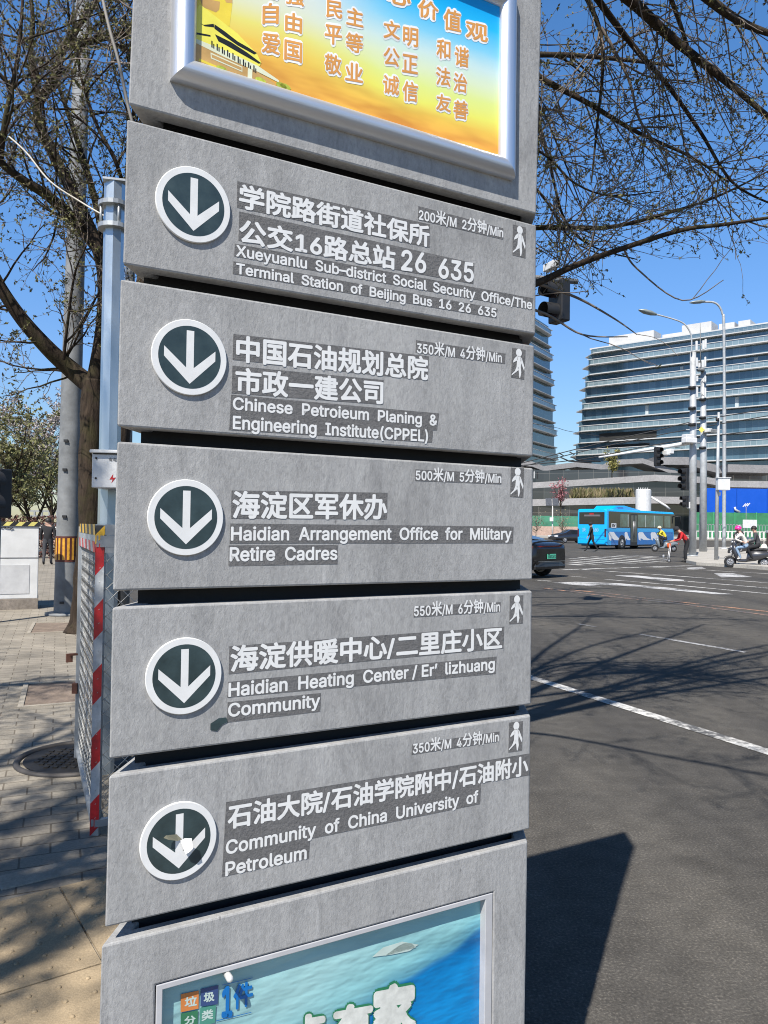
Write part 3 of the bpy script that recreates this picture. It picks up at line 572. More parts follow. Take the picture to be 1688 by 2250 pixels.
W_ = [('自', 105, 205, 20, 150, 150), ('由', 247, 352, 72, 190, 212), ('民', 505, 605, 0, 105, 120), ('主', 632, 738, 42, 150, 172), ('文', 865, 968, 125, 235, 250), ('明', 988, 1082, 165, 280, 298), ('和', 1198, 1285, 245, 362, 372), ('谐', 1312, 1400, 290, 410, 425),
      ('爱', 100, 212, 200, 325, 345), ('国', 242, 352, 248, 372, 395), ('平', 495, 603, 152, 270, 285), ('等', 628, 735, 202, 320, 335), ('公', 865, 965, 295, 405, 420), ('正', 982, 1080, 338, 450, 466), ('法', 1195, 1285, 418, 530, 545), ('治', 1305, 1390, 455, 570, 585),
      ('敬', 495, 600, 335, 455, 475), ('业', 625, 735, 388, 500, 520), ('诚', 862, 962, 468, 585, 600), ('信', 985, 1080, 508, 630, 643), ('友', 1196, 1288, 588, 690, 705), ('善', 1305, 1396, 628, 740, 752),
      ('价', 1082, 1210, -10, 100, 132), ('值', 1242, 1352, 50, 180, 205), ('观', 1382, 1520, 130, 235, 268), ('心', 880, 1035, -110, 10, 45), ('强', 245, 365, -90, 20, 40), ('富', 105, 210, -130, -25, -5)]
q8 = lambda x, y: (540 + x / 2.86, y / 2.86)
for ch, x0, x1, yt, yb0, yb1 in W_:
    lettering(mb, ch, q8(x0, yb0), q8(x1, yb1), q8(x0, yt), n=-.00628, bold=.13, mi=7, proj=FPp, nn=12); lettering(mb, ch, q8(x0, yb0), q8(x1, yb1), q8(x0, yt), n=-.00667, bold=.025, mi=6, proj=FPp, nn=6)
mb.build('poster_print', [M('ink_yellow', (.84, .76, .10), .25), M('ink_black', (.02, .018, .01), .25), M('ink_gold', (.80, .62, .06), .25), M('ink_pale', (.72, .74, .52), .25), M('ink_brown', (.56, .34, .11), .25, 0, .4, 5), M('ink_green', (.40, .45, .05), .25, 0, .4, 60), M('ink_orange', (.66, .30, .07), .25), M('ink_white', (.82, .82, .80), .25)], pst)
# ------------------------------------------------------------------ trees
def bark(name, c, moss=0.0):
    m, nt, b = nmat(name); v = coords(nt, (1, 1, .16)); n = noise(nt, v, 26, 6, .7, .6); n2 = noise(nt, coords(nt), 3, 4)
    r = ramp(nt, [(.3, tuple(x * .35 for x in c)), (.55, c), (.75, tuple(x * 1.7 for x in c))]); L(nt, n.outputs[0], r.inputs[0])
    cc = r.outputs[0]
    if moss: r2 = ramp(nt, [(.5, 0), (.68, moss)]); L(nt, n2.outputs[0], r2.inputs[0]); cc = mixc(nt, r2.outputs[0], cc, (.07, .075, .02))
    L(nt, cc, b.inputs['Base Color']); b.inputs['Roughness'].default_value = .9; b.inputs['Specular IOR Level'].default_value = .2; bump(nt, b, n.outputs[0], .9, .02); return m
def leafm(name, c, c2):
    m, nt, b = nmat(name); n = noise(nt, coords(nt), 3.5, 5, .7); r = ramp(nt, [(.3, c), (.7, c2)]); L(nt, n.outputs[0], r.inputs[0]); L(nt, r.outputs[0], b.inputs['Base Color']); b.inputs['Roughness'].default_value = .65
    b.inputs['Specular IOR Level'].default_value = .25; return m
BARK = bark('dark_bark', (.045, .032, .022), .3); TWIG = M('twig_bark', (.150, .122, .098), .8, 0, .35, 14); TWIGL = M('pale_twig_bark', (.17, .14, .11), .75, 0, .4, 9)
BUD = leafm('spring_buds', (.085, .082, .026), (.17, .16, .06)); BUDR = leafm('reddish_buds', (.10, .055, .045), (.13, .12, .05))
def curve(p0, d, length, steps, rng, wander=.18, grav=0.0, up=0.0):
    pts = [Vector(p0)]; d = Vector(d).normalized()
    for i in range(steps):
        d = (d + Vector((rng.uniform(-1, 1), rng.uniform(-1, 1), rng.uniform(-1, 1))) * wander + Vector((0, 0, up - grav))).normalized()
        pts.append(pts[-1] + d * (length / steps))
    return pts
def spline(P, n=6):
    P = [Vector(p) for p in P]; out = []
    for i in range(len(P) - 1):
        p0, p1, p2, p3 = P[max(0, i - 1)], P[i], P[i + 1], P[min(len(P) - 1, i + 2)]
        for k in range(n):
            t = k / n; out.append(.5 * ((2 * p1) + (p2 - p0) * t + (2 * p0 - 5 * p1 + 4 * p2 - p3) * t * t + (3 * p1 - p0 - 3 * p2 + p3) * t ** 3))
    return out + [P[-1]]
def leaf(mb, p, d, size, rng, mi=0):
    d = (Vector(d) + Vector((rng.uniform(-1, 1), rng.uniform(-1, 1), rng.uniform(-1, 1))) * .9).normalized(); q = d.cross(Vector((rng.uniform(-1, 1), rng.uniform(-1, 1), rng.uniform(-1, 1)))).normalized() * size * .24
    p = Vector(p); mb.add([p, p + d * size * .45 + q, p + d * size, p + d * size * .45 - q], [(0, 1, 2, 3)], mi)
def budcluster(mb, p, d, size, rng, n=5):
    mi = 1 if rng.random() < .18 else 0
    for k in range(n): leaf(mb, p, d, size * rng.uniform(.6, 1.2), rng, mi)
def grow(tw, bd, pts, r0, r1, level, rng, prm):
    """tube along pts, then side shoots; prm: list of dict(n, len, ang, wander, steps, grav, up, r, bud)"""
    n = len(pts); seg = 8 if r0 > .03 else (5 if r0 > .010 else 3)
    tw.tube(pts, [r0 + (r1 - r0) * i / (n - 1) for i in range(n)], seg, 0 if r0 > .012 else 1, cap=False)
    if level >= len(prm): return
    q = prm[level]; ln = sum((b - a).length for a, b in zip(pts, pts[1:]))
    for k in range(max(1, int(q['n'] * ln + rng.random()))):
        f = rng.uniform(q.get('from', .15), 1.0); i = min(n - 2, int(f * (n - 1))); p = pts[i].lerp(pts[i + 1], f * (n - 1) - i); t = (pts[i + 1] - pts[i]).normalized()
        a = t.orthogonal().normalized(); a = Matrix.Rotation(rng.uniform(0, 6.283), 3, t) @ a; an = R(rng.uniform(*q['ang'])); d = t * math.cos(an) + a * math.sin(an) + Vector(q.get('bias', (0, 0, 0)))
        l = q['len'] * rng.uniform(.45, 1.15) * (1 - .4 * f); ch = curve(p, d, l, q['steps'], rng, q['wander'], q.get('grav', 0), q.get('up', 0))
        if 'keep' in q and not q['keep'](ch[-1], rng): continue
        rr = min(q['r'], (r0 + (r1 - r0) * f) * .75); grow(tw, bd, ch, rr, max(.0016, rr * .35), level + 1, rng, prm)
        if q.get('bud'):
            budcluster(bd, ch[-1], ch[-1] - ch[-2], q['bud'], rng)
            for c_ in ch[1:-1]:
                if rng.random() < q.get('bf', .5): budcluster(bd, c_, Vector((rng.uniform(-1, 1), rng.uniform(-1, 1), rng.uniform(-.3, 1))), q['bud'] * .8, rng, 3)
def limb(P, r0, r1, n=6): return spline(P, n), r0, r1
def tree(name, label, base, trunk, limbs, prm, seed, group=None, barkm=None):
    rng = random.Random(seed); t = thing(name, label, 'tree', base, 0, group); B = Vector(base)
    tk = MB(); pts = [p - B for p in spline([p for p, r in trunk], 6)]; rads = []
    for i in range(len(trunk) - 1): rads += [trunk[i][1] + (trunk[i + 1][1] - trunk[i][1]) * k / 6 for k in range(6)]
    rads.append(trunk[-1][1]); tk.tube(pts, rads, 14, 0)
    for v_i, v in enumerate(tk.v):
        pv = Vector(v); nn = mnoise.noise(pv * 9) * .10 + mnoise.noise(pv * 3) * .12; k = v_i // 14; c = pts[min(k, len(pts) - 1)]; tk.v[v_i] = tuple(c + (pv - c) * (1 + nn))
    tk.build('trunk', barkm or BARK, t)
    tw, bd = MB(), MB()
    for P, a, b in limbs: grow(tw, bd, [p - B for p in P], a, b, 0, rng, prm)
    tw.build('branches', [barkm or BARK, TWIG], t)
    if bd.v: bd.build('buds', [BUD, BUDR], t)
    return t
rng = random.Random(5)
# A: mossy tree on the left pavement
D = 9.6
A0 = gnd(188, 1388, SW)
pA = lambda x, y, d=D: at(x, y, d)
trunkA = [(A0 + Vector((-.04, 0, -.05)), .27), (A0 + Vector((0, 0, .25)), .18), (pA(196, 1180), .142), (pA(198, 1000), .135), (pA(203, 880), .14), (pA(205, 835), .13)]
limbsA = [limb([pA(203, 850), pA(160, 815), pA(105, 765, 9.4), pA(40, 690, 9.2), pA(-15, 600, 9.0), pA(-60, 480, 8.8)], .125, .05),
          limb([pA(204, 850), pA(226, 720), pA(228, 600), pA(205, 520), pA(160, 425), pA(118, 340), pA(86, 270), pA(84, 215)], .10, .055),
          limb([pA(212, 540), pA(160, 480), pA(105, 430, 9.2), pA(50, 395, 9.0), pA(0, 355, 8.8), pA(-40, 300, 8.6)], .085, .03),
          limb([pA(85, 225), pA(125, 160), pA(135, 110), pA(180, 95), pA(240, 80), pA(285, 70, 9.2), pA(400, 30, 9)], .06, .022), limb([pA(84, 220), pA(68, 120), pA(72, 40), pA(60, -60)], .045, .02),
          limb([pA(228, 600), pA(262, 520), pA(275, 420, 9.9), pA(290, 300, 10), pA(300, 150, 10)], .05, .022), limb([pA(135, 110), pA(200, 20), pA(260, -60)], .04, .015),
          limb([pA(0, 360, 8.8), pA(12, 260, 8.6), pA(40, 120, 8.6), pA(50, 0, 8.6)], .035, .015), limb([pA(275, 420, 9.9), pA(252, 350), pA(215, 280), pA(190, 210), pA(172, 140), pA(160, 30)], .03, .012),
          limb([pA(140, 790, 9.4), pA(150, 700, 9.2), pA(165, 600, 9.1), pA(190, 540, 9)], .022, .008)]
prmA = [dict(n=6.0, len=1.5, ang=(25, 85), wander=.2, steps=6, r=.015, up=.03), dict(n=6.5, len=.7, ang=(25, 80), wander=.24, steps=5, r=.0066, bud=.04, bf=.35), dict(n=6.6, len=.36, ang=(25, 75), wander=.22, steps=4, r=.0042, bud=.045, bf=.45)]
tree('street_tree', 'dark mossy tree with a forked trunk and opening buds behind the wire enclosure', A0, trunkA, limbsA, prmA, 3)
# low spray of twigs under its big limb
# B: tree right behind the sign, limbs arching over the sign and the road
pB = at
def keepB(p, rng):                          # its lower twigs are pruned clear of the street lamps
    v = p + B0 - CAM; d = v.dot(fwd)
    if d < .5: return True
    x, y = PW / 2 + v.dot(ax_r) / d * FPX, PH / 2 - v.dot(ax_u) / d * FPX
    lim = 650 if x < 1330 else 560 + 40 * rng.random()
    return not (1100 < x < 1900 and lim < y < 1300) or rng.random() < .14
B0 = Vector((-.80, 3.14, SW))
trunkB = [(B0 + Vector((0, 0, -.05)), .20), (B0 + Vector((0, 0, .35)), .125), (B0 + Vector((.02, 0, 1.5)), .105), (B0 + Vector((.04, .02, 2.6)), .10)]
tB = B0 + Vector((.04, .02, 2.5))
limbsB = [limb([tB, tB + Vector((.5, .1, .25)), pB(900, 690, 4.3), pB(1080, 655, 4.7), pB(1180, 622, 4.9), pB(1260, 585, 4.9), pB(1370, 545, 4.9), pB(1500, 505, 4.8), pB(1600, 492, 4.8), pB(1740, 470, 4.7)], .034, .008),
          limb([tB, tB + Vector((.45, .15, .9)), pB(860, 80, 4.1), pB(1050, -170, 4.4), pB(1240, -110, 4.6), pB(1385, 0, 4.8), pB(1470, 78, 4.9), pB(1560, 150, 4.9), pB(1640, 215, 4.9), pB(1740, 300, 4.8)], .062, .013),
          limb([pB(1050, -170, 4.4), pB(1300, -190, 4.6), pB(1460, -70, 4.5), pB(1535, -20, 4.5), pB(1600, 30, 4.5), pB(1660, 62, 4.5), pB(1760, 95, 4.5)], .045, .014),
          limb([tB + Vector((.45, .15, .9)), pB(940, 120, 4.9), pB(1130, 30, 5.2), pB(1165, 150, 5.3), pB(1290, 225, 5.3), pB(1400, 290, 5.3), pB(1520, 345, 5.2), pB(1600, 400, 5.2)], .034, .005),
          limb([pB(1050, -170, 4.4), pB(1230, -90, 5.0), pB(1310, 40, 5.2), pB(1325, 140, 5.2), pB(1312, 280, 5.2), pB(1300, 400, 5.2)], .024, .005), limb([pB(1240, -110, 4.6), pB(1330, 20, 5.0), pB(1400, 110, 5.2), pB(1470, 190, 5.2), pB(1540, 290, 5.2), pB(1610, 400, 5.1), pB(1700, 450, 5.1)], .026, .006),
          limb([tB + Vector((.3, -.3, 1.2)), Vector((-.2, 2.5, 4.4)), Vector((.4, 1.5, 5.0)), Vector((1.2, .8, 5.1)), Vector((2.1, .3, 4.9))], .03, .008),
          limb([tB + Vector((.2, .05, .4)), pB(860, 420, 4.6), pB(1000, 280, 5.0), pB(1180, 330, 5.4), pB(1260, 400, 5.5), pB(1340, 430, 5.5), pB(1450, 420, 5.4)], .016, .004), limb([tB + Vector((.2, .05, .4)), pB(840, 520, 4.6), pB(1000, 350, 5.2), pB(1170, 410, 5.7), pB(1250, 520, 5.7), pB(1320, 560, 5.6)], .016, .004), limb([tB + Vector((.3, .1, .6)), pB(860, 300, 4.6), pB(1000, 160, 5.0), pB(1165, 210, 5.5), pB(1230, 330, 5.6), pB(1280, 460, 5.6)], .014, .004),
          limb([pB(1322, 60, 5.2), pB(1380, 170, 5.2), pB(1405, 260, 5.2), pB(1450, 320, 5.2), pB(1520, 352, 5.1)], .012, .004),
          limb([tB + Vector((.3, .1, .5)), pB(1000, 520, 5.6), pB(1180, 500, 6.0), pB(1330, 500, 6.0), pB(1460, 470, 6.0), pB(1580, 430, 5.9), pB(1700, 370, 5.9)], .03, .005),
          limb([pB(940, 120, 4.9), pB(1130, 150, 5.6), pB(1200, 330, 5.8), pB(1240, 480, 5.8), pB(1300, 540, 5.7), pB(1400, 570, 5.6)], .018, .004),
          limb([pB(1080, 655, 4.7), pB(1200, 690, 5.0), pB(1280, 735, 5.0), pB(1380, 740, 5.0)], .012, .003), limb([pB(1180, 622, 4.9), pB(1270, 655, 5.1), pB(1350, 700, 5.1), pB(1400, 735, 5.0)], .012, .003),
          limb([pB(1370, 545, 4.9), pB(1400, 590, 5.0), pB(1500, 660, 4.9), pB(1590, 615, 4.9)], .008, .003),
          limb([tB, tB + Vector((.1, .2, 1.4)), tB + Vector((.5, .8, 3.0)), tB + Vector((1.3, 1.8, 4.4)), tB + Vector((2.4, 2.8, 5.2))], .06, .015), limb([tB, tB + Vector((-.3, .3, 1.2)), tB + Vector((-.9, 1.0, 2.8)), tB + Vector((-1.3, 1.6, 4.4))], .06, .02),
          limb([tB + Vector((.45, .15, .9)), tB + Vector((.9, -.1, 2.2)), tB + Vector((1.9, .2, 3.3)), tB + Vector((3.2, .9, 3.6)), tB + Vector((4.4, 1.8, 3.2))], .05, .013),
          limb([tB, tB + Vector((.6, .5, 1.8)), tB + Vector((1.6, 1.6, 3.2)), tB + Vector((2.9, 3.2, 3.8)), tB + Vector((4.0, 4.8, 3.6))], .06, .014), limb([tB, tB + Vector((.8, .2, 1.9)), tB + Vector((2.0, .9, 3.4)), tB + Vector((3.4, 1.9, 4.2)), tB + Vector((4.9, 3.0, 4.2))], .055, .014),
          limb([tB, tB + Vector((.3, .4, 2.0)), tB + Vector((.7, 1.6, 4.0)), tB + Vector((1.4, 3.2, 5.2)), tB + Vector((2.0, 4.8, 5.4))], .06, .014), limb([tB + Vector((.45, .15, .9)), tB + Vector((1.2, .3, 2.5)), tB + Vector((2.6, 1.2, 3.2)), tB + Vector((4.2, 2.6, 3.0))], .04, .012),
          limb([tB, tB + Vector((.9, .0, 2.4)), tB + Vector((2.2, .4, 4.6)), tB + Vector((3.6, 1.0, 5.6)), tB + Vector((5.0, 1.8, 5.8))], .06, .016), limb([tB, tB + Vector((1.0, .2, 1.6)), tB + Vector((2.6, .6, 2.9)), tB + Vector((4.2, 1.2, 3.3)), tB + Vector((5.6, 2.0, 3.0))], .05, .014), limb([tB + Vector((.6, .5, 1.8)), tB + Vector((1.9, .8, 2.6)), tB + Vector((3.2, 1.6, 2.6)), tB + Vector((4.6, 2.2, 2.2))], .035, .01)]
prmB = [dict(keep=keepB, n=5.6, len=1.05, ang=(20, 65), wander=.16, steps=8, r=.0065, grav=.03, **{'from': .25}), dict(keep=keepB, n=5.8, len=.5, ang=(20, 70), wander=.2, steps=6, r=.0033, bud=.024, bf=.35), dict(keep=keepB, n=4.4, len=.20, ang=(25, 75), wander=.22, steps=4, r=.0019, bud=.024, bf=.45)]
tree('street_tree', 'budding roadside tree standing right behind the concrete sign, spreading over the road', B0, trunkB, limbsB, prmB, 11)
# C, D: trees on the pavement left of the picture; their shadows fall into it
prmC = [dict(n=6.0, len=1.3, ang=(20, 65), wander=.15, steps=8, r=.018, grav=.02, **{'from': .25}), dict(n=4.4, len=.65, ang=(20, 70), wander=.2, steps=6, r=.008, bud=.05, bf=.5), dict(n=2.4, len=.26, ang=(25, 75), wander=.22, steps=4, r=.0026, bud=.05, bf=.6)]
C0 = Vector((-4.6, -2.6, SW)); trunkC = [(C0, .24), (C0 + Vector((0, 0, .6)), .17), (C0 + Vector((.1, .1, 2.6)), .14), (C0 + Vector((.1, .2, 4.0)), .13)]; tC = C0 + Vector((.1, .2, 3.95))
limbsC = [limb([tC, tC + Vector((1.0, .4, .5)), tC + Vector((1.9, 1.5, .9)), tC + Vector((2.4, 2.8, 1.1))], .06, .016), limb([tC, tC + Vector((.3, .7, 1.7)), tC + Vector((1.0, 1.8, 2.8)), tC + Vector((1.3, 3.0, 3.4))], .06, .016), limb([tC, tC + Vector((-.3, 1.3, .9)), tC + Vector((-.6, 2.9, 1.6)), tC + Vector((-.6, 4.4, 2.0))], .07, .02), limb([tC, tC + Vector((.8, .5, 1.0)), tC + Vector((1.3, 1.5, 1.9)), tC + Vector((1.5, 2.6, 2.4))], .08, .02), limb([tC, tC + Vector((.2, 1.0, 1.2)), tC + Vector((.3, 2.2, 2.2)), tC + Vector((.3, 3.4, 2.6))], .08, .02),
          limb([tC, tC + Vector((.7, -.3, 1.4)), tC + Vector((1.2, -.1, 2.6)), tC + Vector((1.5, .6, 3.4))], .07, .02), limb([tC, tC + Vector((.9, 1.2, .8)), tC + Vector((1.7, 2.4, 1.4)), tC + Vector((2.0, 3.4, 1.8))], .06, .015), limb([tC, tC + Vector((.6, .2, 1.9)), tC + Vector((1.3, .9, 3.4)), tC + Vector((1.7, 1.8, 4.4))], .06, .02), limb([tC, tC + Vector((-.8, .4, 1.2)), tC + Vector((-1.6, 1.2, 2.0))], .07, .02)]
tree('street_tree', 'bare tree on the pavement behind the viewer, left of the sign', C0, trunkC, limbsC, prmC, 23)
D0 = Vector((-7.4, 1.9, SW))
trunkD = [(D0, .22), (D0 + Vector((0, 0, .6)), .16), (D0 + Vector((.1, .1, 3)), .13), (D0 + Vector((.1, .2, 4)), .13)]; tD = D0 + Vector((.1, .2, 3.95))
limbsD = [limb([tD, tD + Vector((.4, -.8, 1.2)), tD + Vector((.9, -1.8, 2.2)), tD + Vector((1.6, -2.4, 3))], .08, .02), limb([tD, tD + Vector((.9, .1, 1.2)), tD + Vector((1.9, .1, 2.1)), tD + Vector((2.9, 0, 2.6))], .08, .02), limb([tD, tD + Vector((-.3, .6, 1.6)), tD + Vector((-.4, 1.2, 3.2))], .07, .02), limb([tD, tD + Vector((.2, .9, 1.0)), tD + Vector((.9, 1.9, 1.6))], .06, .02)]
tree('street_tree', 'bare tree beside the pavement just outside the left edge of the picture', D0, trunkD, limbsD, prmC, 31)

# E: next tree along the kerb, hidden by the sign; its crown reaches over the far lanes
E0_ = Vector((-3.35, 9.3, SW)); trunkE = [(E0_, .24), (E0_ + Vector((0, 0, .5)), .17), (E0_ + Vector((.1, 0, 2.2)), .14), (E0_ + Vector((.2, 0, 3.4)), .13)]; tE = E0_ + Vector((.2, 0, 3.3)); V3 = Vector
limbsE = [limb([tE, tE + V3((1.6, .2, 2.4)), tE + V3((3.4, .4, 3.9)), tE + V3((5.2, .8, 4.4)), tE + V3((7.0, 1.0, 4.4))], .09, .018), limb([tE, tE + V3((1.0, 1.2, 2.6)), tE + V3((2.6, 2.4, 4.4)), tE + V3((4.4, 3.4, 5.2)), tE + V3((6.2, 4.0, 5.4))], .09, .018),
          limb([tE, tE + V3((1.4, -1.0, 2.6)), tE + V3((3.0, -1.6, 4.2)), tE + V3((4.8, -2.0, 4.9)), tE + V3((6.6, -2.0, 4.8))], .08, .018), limb([tE, tE + V3((.5, .2, 3.0)), tE + V3((1.4, .6, 5.2)), tE + V3((2.6, 1.2, 6.6))], .08, .02), limb([tE, tE + V3((-.6, .5, 2.2)), tE + V3((-1.4, 1.0, 4.2))], .07, .02)]
prmE = [dict(n=3.6, len=1.9, ang=(20, 60), wander=.15, steps=7, r=.016, grav=.01, **{'from': .2}), dict(n=3.2, len=.85, ang=(20, 65), wander=.2, steps=5, r=.006, bud=.045, bf=.3), dict(n=2.6, len=.34, ang=(25, 70), wander=.2, steps=4, r=.0034, bud=.045, bf=.4)]
tree('street_tree', 'farther roadside tree whose fine twigs show beyond those of the nearer tree', E0_, trunkE, limbsE, prmE, 47)
# ------------------------------------------------------------------ things on the left pavement
GALV = M('galvanised_steel', (.40, .42, .43), .45, .55, .25, 4, .05, 40); GALVD = M('weathered_grey_pole', (.165, .172, .175), .7, 0, .4, 3); CABW = M('white_cabinet_paint', (.62, .62, .61), .5, 0, .12, 3)
BLACK = M('black_plastic', (.014, .014, .015), .55); REDR = M('red_reflective_tape', (.44, .012, .014), .45, 0, .32, 22); WHTR = M('silver_white_tape', (.40, .415, .42), .45, 0, .3, 16)
YEL = M('yellow_tape', (.62, .36, .02), .45, 0, .2, 9); BLK = M('black_tape', (.018, .018, .018), .5); RUST = M('rusty_brown', (.13, .055, .035), .85, .1, .5, 12)
# big tapered pole with a band of yellow strips
p0 = gnd(144, 1350, SW); dP = ray(144, 1350); DP = (p0 - CAM).dot(fwd); k = DP / FPX
t = thing('traffic_pole', 'tall tapered grey steel pole wrapped in a band of yellow and brown strips', 'pole', p0)
mb = MB(); H = 10.5; r0, r1 = 24.5 * k, 15.5 * k
mb.tube([(0, 0, 0), (0, 0, .06), (.02, 0, H * .33), (.05, 0, H * .66), (.09, 0, H)], [r0 * 1.02, r0, r0 + (r1 - r0) * .33, r0 + (r1 - r0) * .66, r1], 22, 0); mb.build('shaft', GALVD, t)
zb0, zb1 = at(143, 1234, DP).z - SW, at(143, 1178, DP).z - SW
mb = MB(); mb.tube([(0.003, 0, zb0), (0.004, 0, zb1)], [r0 * 1.0] * 2, 22, 0, cap=False); mb.build('wrap_band', M('brown_wrap', (.085, .02, .012), .6, 0, .3, 9), t)
mb = MB()
for q in range(16):
    a0 = q * 2 * math.pi / 16; V = [(math.cos(a) * r0 * 1.025 + .003, math.sin(a) * r0 * 1.025, z) for z in (zb0 + .03, zb1 - .03) for a in (a0, a0 + .1, a0 + .2)]
    mb.add(V, [(0, 1, 4, 3), (1, 2, 5, 4)], 0, True)
mb.build('yellow_strips', M('amber_reflector', (.62, .30, .03), .35, 0, .35, 14), t)
mb = MB(); mb.tube([(0, -.02, -.005), (0, -.02, .035)], [r0 * 1.7] * 2, 20); mb.build('base_plate', GALVD, t)
mb = MB()
for x_, y_ in ((152, 970), (150, 1033), (150, 1135), (146, 1322)):
    c = at(x_, y_, DP) - p0; mb = MB(); mb.box((c.x, -r0 * 1.0, c.z), (.06, .03, .035), 0); mb.build('hatch_lug', BLACK, t)
# octagonal steel column with collars, electric box on it
DC = 4.35; c0 = at(238, 1150, DC); c0.z = SW
t = thing('steel_column', 'faceted galvanised steel column with two flange collars beside the wire enclosure', 'column', c0, R(14))
rc = 22.5 * DC / FPX; ztop = at(238, 398, DC).z - SW
mb = MB(); mb.tube([(0, 0, 0), (0, 0, ztop)], [rc] * 2, 8, 0, smooth=False); mb.build('shaft', M('bluish_galvanised_steel', (.46, .52, .56), .33, .75, .2, 3, .04, 30, stretch=(1, 1, .3)), t)
for yy in (447, 497):
    z = at(238, yy, DC).z - SW; mb = MB(); mb.tube([(0, 0, z - .012), (0, 0, z + .012)], [rc * 1.55] * 2, 20, 0, smooth=False); mb.build('flange', GALV, t)
mb = MB()
for a in range(4): mb.tube([(math.cos(a * 1.571 + .4) * rc * 1.3, math.sin(a * 1.571 + .4) * rc * 1.3, at(238, 497, DC).z - SW), (math.cos(a * 1.571 + .4) * rc * 1.3, math.sin(a * 1.571 + .4) * rc * 1.3, at(238, 447, DC).z - SW)], .008, 6)
mb.build('flange_bolts', GALV, t)
mb = MB(); mb.box((0, 0, ztop + .006), (rc * 2.1, rc * 2.1, .012)); mb.build('top_plate', GALV, t)
DBX = 4.15; q0 = at(201, 1071, DBX); q1 = at(201, 988, DBX); hb = q1.z - q0.z; wb = .34
t = thing('electric_box', 'small white electric box with a red lightning bolt mounted on the steel column', 'electric box', (q0.x, q0.y, q0.z), R(6))
mb = MB(); mb.box((wb / 2, .07, hb / 2 - .008), (wb, .14, hb - .016), 0); mb.build('body', CABW, t, bevel=.004)
mb = MB(); mb.box((wb / 2, .062, hb - .0085), (wb + .016, .17, .017), 0); mb.build('rain_hood', CABW, t, bevel=.003)
mb = MB(); mb.box((wb / 2, -.0005, hb - .021), (wb - .01, .004, .006)); mb.build('door_gap', BLACK, t)
for yy in (.25, .78):
    mb = MB(); mb.tube([(.022, .0, hb * yy), (.022, -.006, hb * yy)], .0055, 10); mb.build('lock', BLACK, t)
kx = DBX / FPX; bx = lambda x, y: ((x - 201) * kx, -.0015, hb - (y - 988) * kx)
mb = MB(); mb.add([bx(247, 1040), bx(239, 1053), bx(246, 1052), bx(243, 1061), bx(253, 1048), bx(246, 1049)], [(0, 1, 2, 5), (2, 3, 4, 5)]); mb.build('lightning_mark', REDR, t)
mb = MB(); lettering(mb, '有电', (0, 0), (1, 0), (0, 1), n=0, proj=lambda x, y: ((.088 + .042 * x), hb * (.70 + .10 * y)), bold=.03)
mb.v = [(x, -.0014, z) for x, y, z in mb.v]; mb.build('faded_marking', M('faded_grey_print', (.40, .40, .40), .5), t)
# wire enclosure: corner post with red and white tape, two mesh panels
E0 = gnd(207, 1838, SW); EH = at(207, 1160, (E0 - CAM).dot(fwd)).z - SW; ea = gnd(178, 1700, SW); eb = E0 + hv(66) * 1.25
t = thing('wire_mesh_enclosure', 'wire mesh enclosure with a corner post taped red and white and yellow and black rails', 'enclosure', E0)
la = (ea - E0); lb = (eb - E0); la = la.normalized() * 1.25
def band(mbx, P0, P1, wv, hvv, n, mis, slant):
    """flat bar from P0 to P1 with slanted tape stripes: face wv wide"""
    d = P1 - P0
    for i in range(n):
        f0, f1 = i / n, (i + 1) / n; sl_ = slant / d.length
        q = [P0 + d * max(0, min(1, f0)), P0 + d * max(0, min(1, f0 + sl_)) + wv, P0 + d * max(0, min(1, f1 + sl_)) + wv, P0 + d * max(0, min(1, f1))]
        mbx.add([x + hvv for x in q], [(0, 1, 2, 3)], mis[i % len(mis)])
post = MB(); pw = .038; post.box((0, .016, EH / 2), (pw, .032, EH - .002), 0); post.build('corner_post', GALV, t, bevel=.003)
mb = MB(); band(mb, Vector((-pw / 2 - .001, -.0015, 0)), Vector((-pw / 2 - .001, -.0015, EH - .07)), Vector((pw + .002, 0, 0)), Vector((0, 0, 0)), 9, (0, 1), .045)
band(mb, Vector((-pw / 2 - .0012, .033, 0)), Vector((-pw / 2 - .0012, .033, EH - .07)), Vector((0, -.0345, 0)), Vector((0, 0, 0)), 9, (0, 1), .02)
mb.build('red_white_tape', [REDR, WHTR], t)
mb = MB(); band(mb, Vector((-pw / 2 - .002, -.003, EH - .075)), Vector((-pw / 2 - .002, -.003, EH + .012)), Vector((pw + .004, 0, 0)), Vector((0, 0, 0)), 2, (1, 0), .045); mb.build('yellow_black_tape', [BLK, YEL], t)
